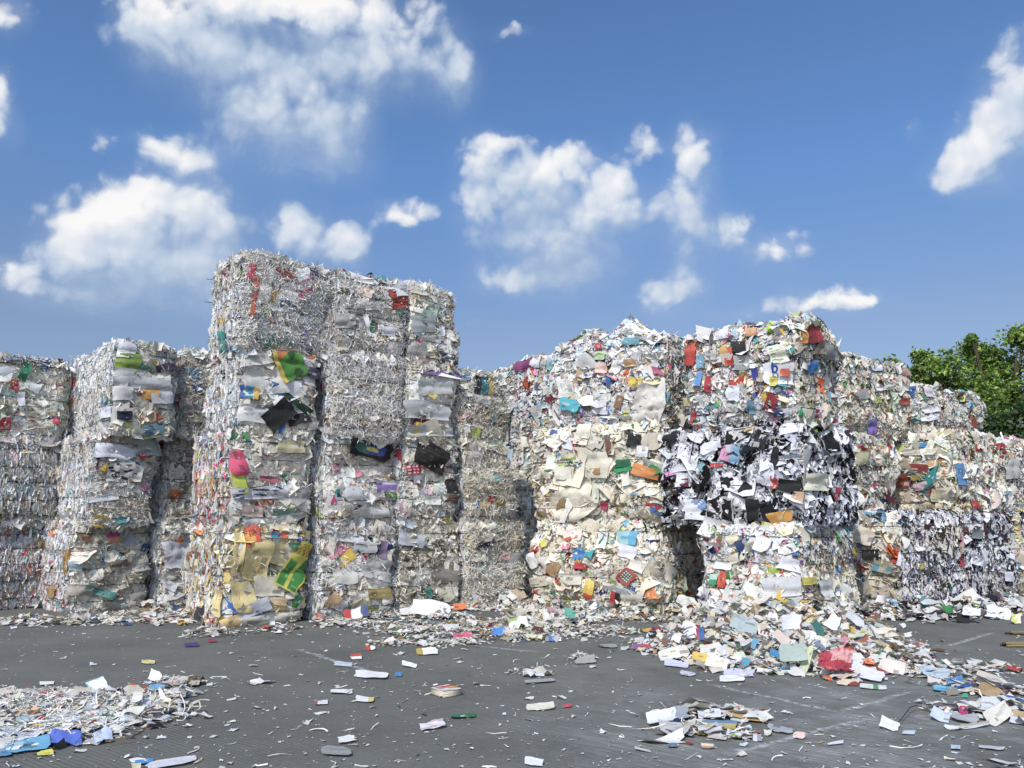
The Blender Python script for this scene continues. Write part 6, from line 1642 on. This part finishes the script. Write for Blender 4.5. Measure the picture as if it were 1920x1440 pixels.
def book():
    g = ground_at(836, 1303)
    root = bpy.data.objects.new('book', None); COL.objects.link(root)
    root.location = g; root.rotation_euler = (0, 0, math.radians(38)); root.empty_display_size = .2
    root['label'], root['category'] = 'thick book with a red and white cover lying alone on the concrete', 'book'
    w, l, t = .205, .215, .062
    rng = np.random.default_rng(3)

    def box(acc, x0, x1, y0, y1, z0, z1, col, nz=1, jit=0.0):
        v, f, c = [], [], []
        zs = np.linspace(z0, z1, nz + 1)
        for z in zs:
            j = rng.normal(0, jit, (4, 2))
            v += [(x0 + j[0, 0], y0 + j[0, 1], z), (x1 + j[1, 0], y0 + j[1, 1], z), (x1 + j[2, 0], y1 + j[2, 1], z), (x0 + j[3, 0], y1 + j[3, 1], z)]
        for k in range(nz):
            for e in range(4):
                f.append((4 * k + e, 4 * k + (e + 1) % 4, 4 * k + 4 + (e + 1) % 4, 4 * k + 4 + e)); c.append(np.array(col) * rng.uniform(.82, 1.05))
        f.append((3, 2, 1, 0)); c.append(col)
        b_ = 4 * nz
        f.append((b_, b_ + 1, b_ + 2, b_ + 3)); c.append(col)
        acc.add(np.array(v, float), np.array(f), np.array(c, float))

    acc = Acc(); box(acc, -w / 2 + .006, w / 2, -l / 2 + .005, l / 2 - .005, .006, t - .005, lin('e6ddc6'), 14, .0012)
    link('page_block', acc.mesh('page_block', PAPER), root)
    acc = Acc(); box(acc, -w / 2, w / 2 + .004, -l / 2, l / 2, .002, .006, lin('7a4a4a'))
    link('cover', acc.mesh('cover', PAPER), root, label='back cover of the book')
    e = Acc()
    pts = [(-w / 2, -l / 2, t), (w / 2 + .004, -l / 2, t), (w / 2 + .004, l / 2, t + .004), (-w / 2, l / 2, t)]
    P, f, col = quad_sheet(pts, 14, 'blocks', ('e6e0dc', 'd9d2cf', 'c2453a', 'e0933c', 'e6e0dc', 'b9848a', 'e0dad6'), rng, .006, .01, torn=.01)
    e.add(P, f, col); link('cover', e.mesh('cover', PAPER), root, label='red, orange and white front cover')
    acc = Acc(); box(acc, w / 2 + .001, w / 2 + .005, -l / 2, l / 2, .0065, t - .001, lin('7a3f44'))
    link('spine', acc.mesh('spine', PAPER), root)


book()


def sticks():
    for i, (px, py, lab) in enumerate(((1906, 1190, 'farther of two bundles of wooden sticks at the frame edge'), (1903, 1213, 'nearer of two bundles of wooden sticks at the frame edge'))):
        g = ground_at(px, py)
        root = bpy.data.objects.new('stick_bundle', None); COL.objects.link(root)
        root.location = g; root.empty_display_size = .2
        root['label'], root['category'], root['group'] = lab, 'sticks', 'wooden stick bundles at the frame edge'
        rng = np.random.default_rng(31 + i)
        for k in range(4 + 2 * i):
            acc = Acc()
            y, z = rng.uniform(-.05, .05), .018 + .022 * (k // 3)
            L0 = rng.uniform(.08, .16)
            col = lin(('9a8658', '6a5838', '3a3630', '8a7a58', '4a443c')[k % 5])
            tube(acc, [(-L0, y, z), (0, y + rng.normal(0, .01), z + rng.normal(0, .004)), (.5, y + rng.normal(0, .02), z)], .014, col, sides=6)
            link('stick', acc.mesh('stick', PAPER), root)


sticks()


def loose_wire():
    pts = [(1680, 1360), (1690, 1357), (1700, 1348), (1708, 1339), (1718, 1334), (1732, 1333), (1748, 1338)]
    acc = Acc()
    w = [ground_at(x, y) + np.array([0, 0, .006 + .05 * math.sin(math.pi * i / (len(pts) - 1))]) for i, (x, y) in enumerate(pts)]
    c = np.mean(w, 0); c[2] = 0
    tube(acc, np.array(w) - c, .0042, lin('2a2a2c'))
    link('loose_wire', acc.mesh('loose_wire', WIRE), None, c, label='bent black wire between the white scrap and the blue curl', category='wire')
    pts = [(1206, 1391), (1212, 1388), (1216, 1393), (1240, 1391), (1270, 1386), (1300, 1380)]
    acc = Acc()
    w = [ground_at(x, y) + np.array([0, 0, .006]) for x, y in pts]
    c = np.mean(w, 0); c[2] = 0
    tube(acc, np.array(w) - c, .0042, lin('2a2a2c'))
    link('loose_wire', acc.mesh('loose_wire', WIRE), None, c, label='straight black wire lying nearer than the splayed notebook', category='wire')


loose_wire()


def random_ground_sheets():
    """sheets one can count but not tell apart, each its own object"""
    rng = np.random.default_rng(77)
    kinds = {'white': WHITES, 'cream': CREAMS, 'coloured': BRIGHT}
    where = {'spill': (60, .14, 'resting on the big spilled heap'), 'drift': (40, .12, 'resting in the low drift before the cream stack'), 'foot': (30, .13, 'fallen at the foot of the shredded stacks'),
             'east': (40, .18, 'fallen at the foot of the far stacks'), 'shreds': (16, .13, 'lying in the shredded litter at the near corner'), 'right': (10, .12, 'lying in the small group near the black wire')}
    for key, (n, size, txt) in where.items():
        xy = heap_points(ALL_BUMPS[key], n, rng, .6)
        for p in xy:
            kn = rng.choice(['white', 'cream', 'coloured'], p=[.5, .2, .3])
            col = pick(kinds[kn], 1, rng)[0]
            a_, c_ = size * rng.uniform(.7, 1.5), size * rng.uniform(.6, 1.1)
            z = float(heap_z(p[None])[0])
            fr = ground_frames(1, rng, .35 if z > .05 else .08, p[None])
            t1, t2, n2 = fr[0][0], fr[1][0], fr[2][0]
            P0 = np.array([0, 0, 0.])
            pts = [P0 - t1 * a_ / 2 - t2 * c_ / 2, P0 + t1 * a_ / 2 - t2 * c_ / 2, P0 + t1 * a_ / 2 + t2 * c_ / 2, P0 - t1 * a_ / 2 + t2 * c_ / 2]
            P, f, cc = quad_sheet(pts, 7, 'plain', ('ffffff',), rng, .08, .10, torn=.10)
            P[:, 2] += .02 if z > .05 else max(0, .004 - P[:, 2].min())
            acc = Acc(); acc.add(P, f, np.tile(col, (len(f), 1)) * (1 + rng.normal(0, .02, (len(f), 1))))
            link('paper_sheet', acc.mesh('paper_sheet', PAPER), None, (p[0], p[1], z), label=f'small plain torn {kn} sheet {txt}', category='paper', group=f'{kn} sheets {txt}')
    n = 30
    px = rng.uniform(20, 1900, n); py = 1195 + 235 * rng.random(n)
    for a_, b_ in zip(px, py):
        g = ground_at(a_, b_)
        if heap_z(g[None, :2])[0] > .01: continue
        s = .036 * math.exp(rng.normal(0, .4)); asp = math.exp(rng.normal(0, .4)); th = rng.uniform(0, 6.28)
        t1, t2 = np.array([math.cos(th), math.sin(th), 0]), np.array([-math.sin(th), math.cos(th), 0])
        pts = [-t1 * s * asp - t2 * s, t1 * s * asp - t2 * s, t1 * s * asp + t2 * s, -t1 * s * asp + t2 * s]
        P, f, cc = quad_sheet(pts, 5, 'plain', ('ffffff',), rng, .09, .12, torn=.14, zmin=.004)
        col = mixed([(WHITES, .8), (GREYS, .2)], 1, rng)[0]
        acc = Acc(); acc.add(P, f, np.tile(col, (len(f), 1)))
        link('paper_scrap', acc.mesh('paper_scrap', PAPER), None, (g[0], g[1], 0), label='small pale scrap lying by itself on the bare concrete', category='paper', group='pale scraps scattered on the bare concrete')


random_ground_sheets()


# ------------------------------------------------------------------ trees behind the bales
def at_depth(px, py, Y):
    d = ray(px, py)
    return CAMP + d * (Y / d[1])


def tree(label, Y, trunk_px, lobes, cols, leaf, dens, seed, group='trees behind the bales'):
    rng = np.random.default_rng(seed)
    base = at_depth(trunk_px, 978, Y); base[2] = 0
    root = bpy.data.objects.new('broadleaf_tree', None); COL.objects.link(root)
    root.location = base; root.empty_display_size = .5
    root['label'], root['category'], root['group'] = label, 'tree', group
    tr = Acc(); lf = Acc()
    L0 = []
    for (px, py, r) in lobes:
        p = at_depth(px, py, Y) - base
        p[1] += rng.uniform(-.8, .8)
        L0.append((p, r * Y / F_PX))
    top = np.mean([l[0] for l in L0], 0)
    fork = np.array([top[0] * .3, top[1] * .3, max(1.8, top[2] * .45)])
    for i in range(5):
        pass
    def limb(a, b_, r0, r1, k=6):
        t = np.linspace(0, 1, k)[:, None]
        pts = a * (1 - t) + b_ * t + rng.normal(0, .04, (k, 3)) * np.sin(t * np.pi) * np.linalg.norm(b_ - a) * .6
        for s in range(k - 1):
            r = r0 + (r1 - r0) * s / (k - 1)
            tube(tr, pts[s:s + 2], r, (.1, .08, .06), sides=7)
    limb(np.zeros(3), fork, .24, .17)
    for p, r in L0:
        limb(fork, fork + (p - fork) * .85, .06, .012)
        for _ in range(3):
            limb(p * .7 + fork * .3, p + rng.normal(0, 1, 3) * r * .6, .03, .008, 4)
    for p, r in L0:
        nc = max(6, int(26 * r * r + 8))
        for _ in range(nc):
            d = nrm(rng.normal(0, 1, (1, 3)))[0]
            c = p + d * r * rng.uniform(.35, 1.0) * np.array([1, 1, .9])
            n = int(dens * rng.uniform(.6, 1.4))
            cr = min(.28, r * .55) * rng.uniform(.6, 1.2)
            P = c + rng.normal(0, 1, (n, 3)) * cr * np.array([1, 1, .7])
            Nn = nrm(rng.normal(0, 1, (n, 3)) * .7 + d * .4 + np.array([0, -.2, .6]))
            fr = frames(Nn, rng, .3)
            col = pick(cols, n, rng, .14) * (1 + rng.normal(0, .12))
            s = leaf * np.exp(rng.normal(0, .25, n))
            t1, t2, nn = fr
            # leaf: a folded pointed blade of two quads
            a = P - t1 * s[:, None] * .5; b_ = P + t1 * s[:, None] * .5
            e1 = P + t2 * s[:, None] * .30 + nn * s[:, None] * .10 - t1 * s[:, None] * .05; e2 = P - t2 * s[:, None] * .30 + nn * s[:, None] * .10 - t1 * s[:, None] * .05
            m1 = P + t1 * s[:, None] * .02
            W = np.stack([a, e1, b_, m1, e2], 1)
            F = np.array([[0, 3, 2, 1], [0, 4, 2, 3]])[None] + (np.arange(n) * 5)[:, None, None]
            lf.add(W, F, np.repeat(col[:, None], 2, 1))
    link('trunk', tr.mesh('trunk', BARK), root)
    link('crown', lf.mesh('crown', LEAF), root)


GREEN_L = [('7f9c38', 4), ('698b30', 4), ('9bb04a', 3), ('4f6e28', 3)]
GREEN_D = [('3f5a2a', 4), ('334c24', 4), ('4c6a30', 2)]  # darker species; shade deep in the foliage is also put into these greens
tree('bright green tree with a low pointed top beyond the far stacks', 27, 1790, [(1746, 660, 12), (1748, 672, 14), (1754, 694, 24), (1732, 706, 18), (1785, 715, 34), (1765, 738, 36), (1820, 735, 36), (1740, 728, 16), (1800, 770, 40), (1722, 690, 6)], GREEN_L, .155, 50, 41)
tree('tallest bright green tree rising past the frame edge', 29, 1900, [(1832, 648, 16), (1818, 636, 6), (1850, 678, 34), (1880, 715, 44), (1888, 640, 16), (1895, 672, 34), (1932, 630, 26), (1840, 745, 44), (1945, 690, 50), (1985, 640, 46), (1900, 760, 46), (1865, 652, 14)], GREEN_L, .16, 52, 42)
tree('dark green dense tree low at the frame edge behind the bales', 24.5, 1930, [(1890, 800, 40), (1930, 778, 44), (1896, 840, 44), (1950, 830, 56), (1862, 812, 26), (1868, 850, 30), (1985, 790, 50), (1880, 880, 40)], GREEN_D, .14, 60, 43)
tree('small treetop just showing over the shaded top bales', 27, 1650, [(1657, 685, 9), (1634, 688, 8), (1650, 706, 18), (1661, 676, 5)], GREEN_L, .17, 22, 44)
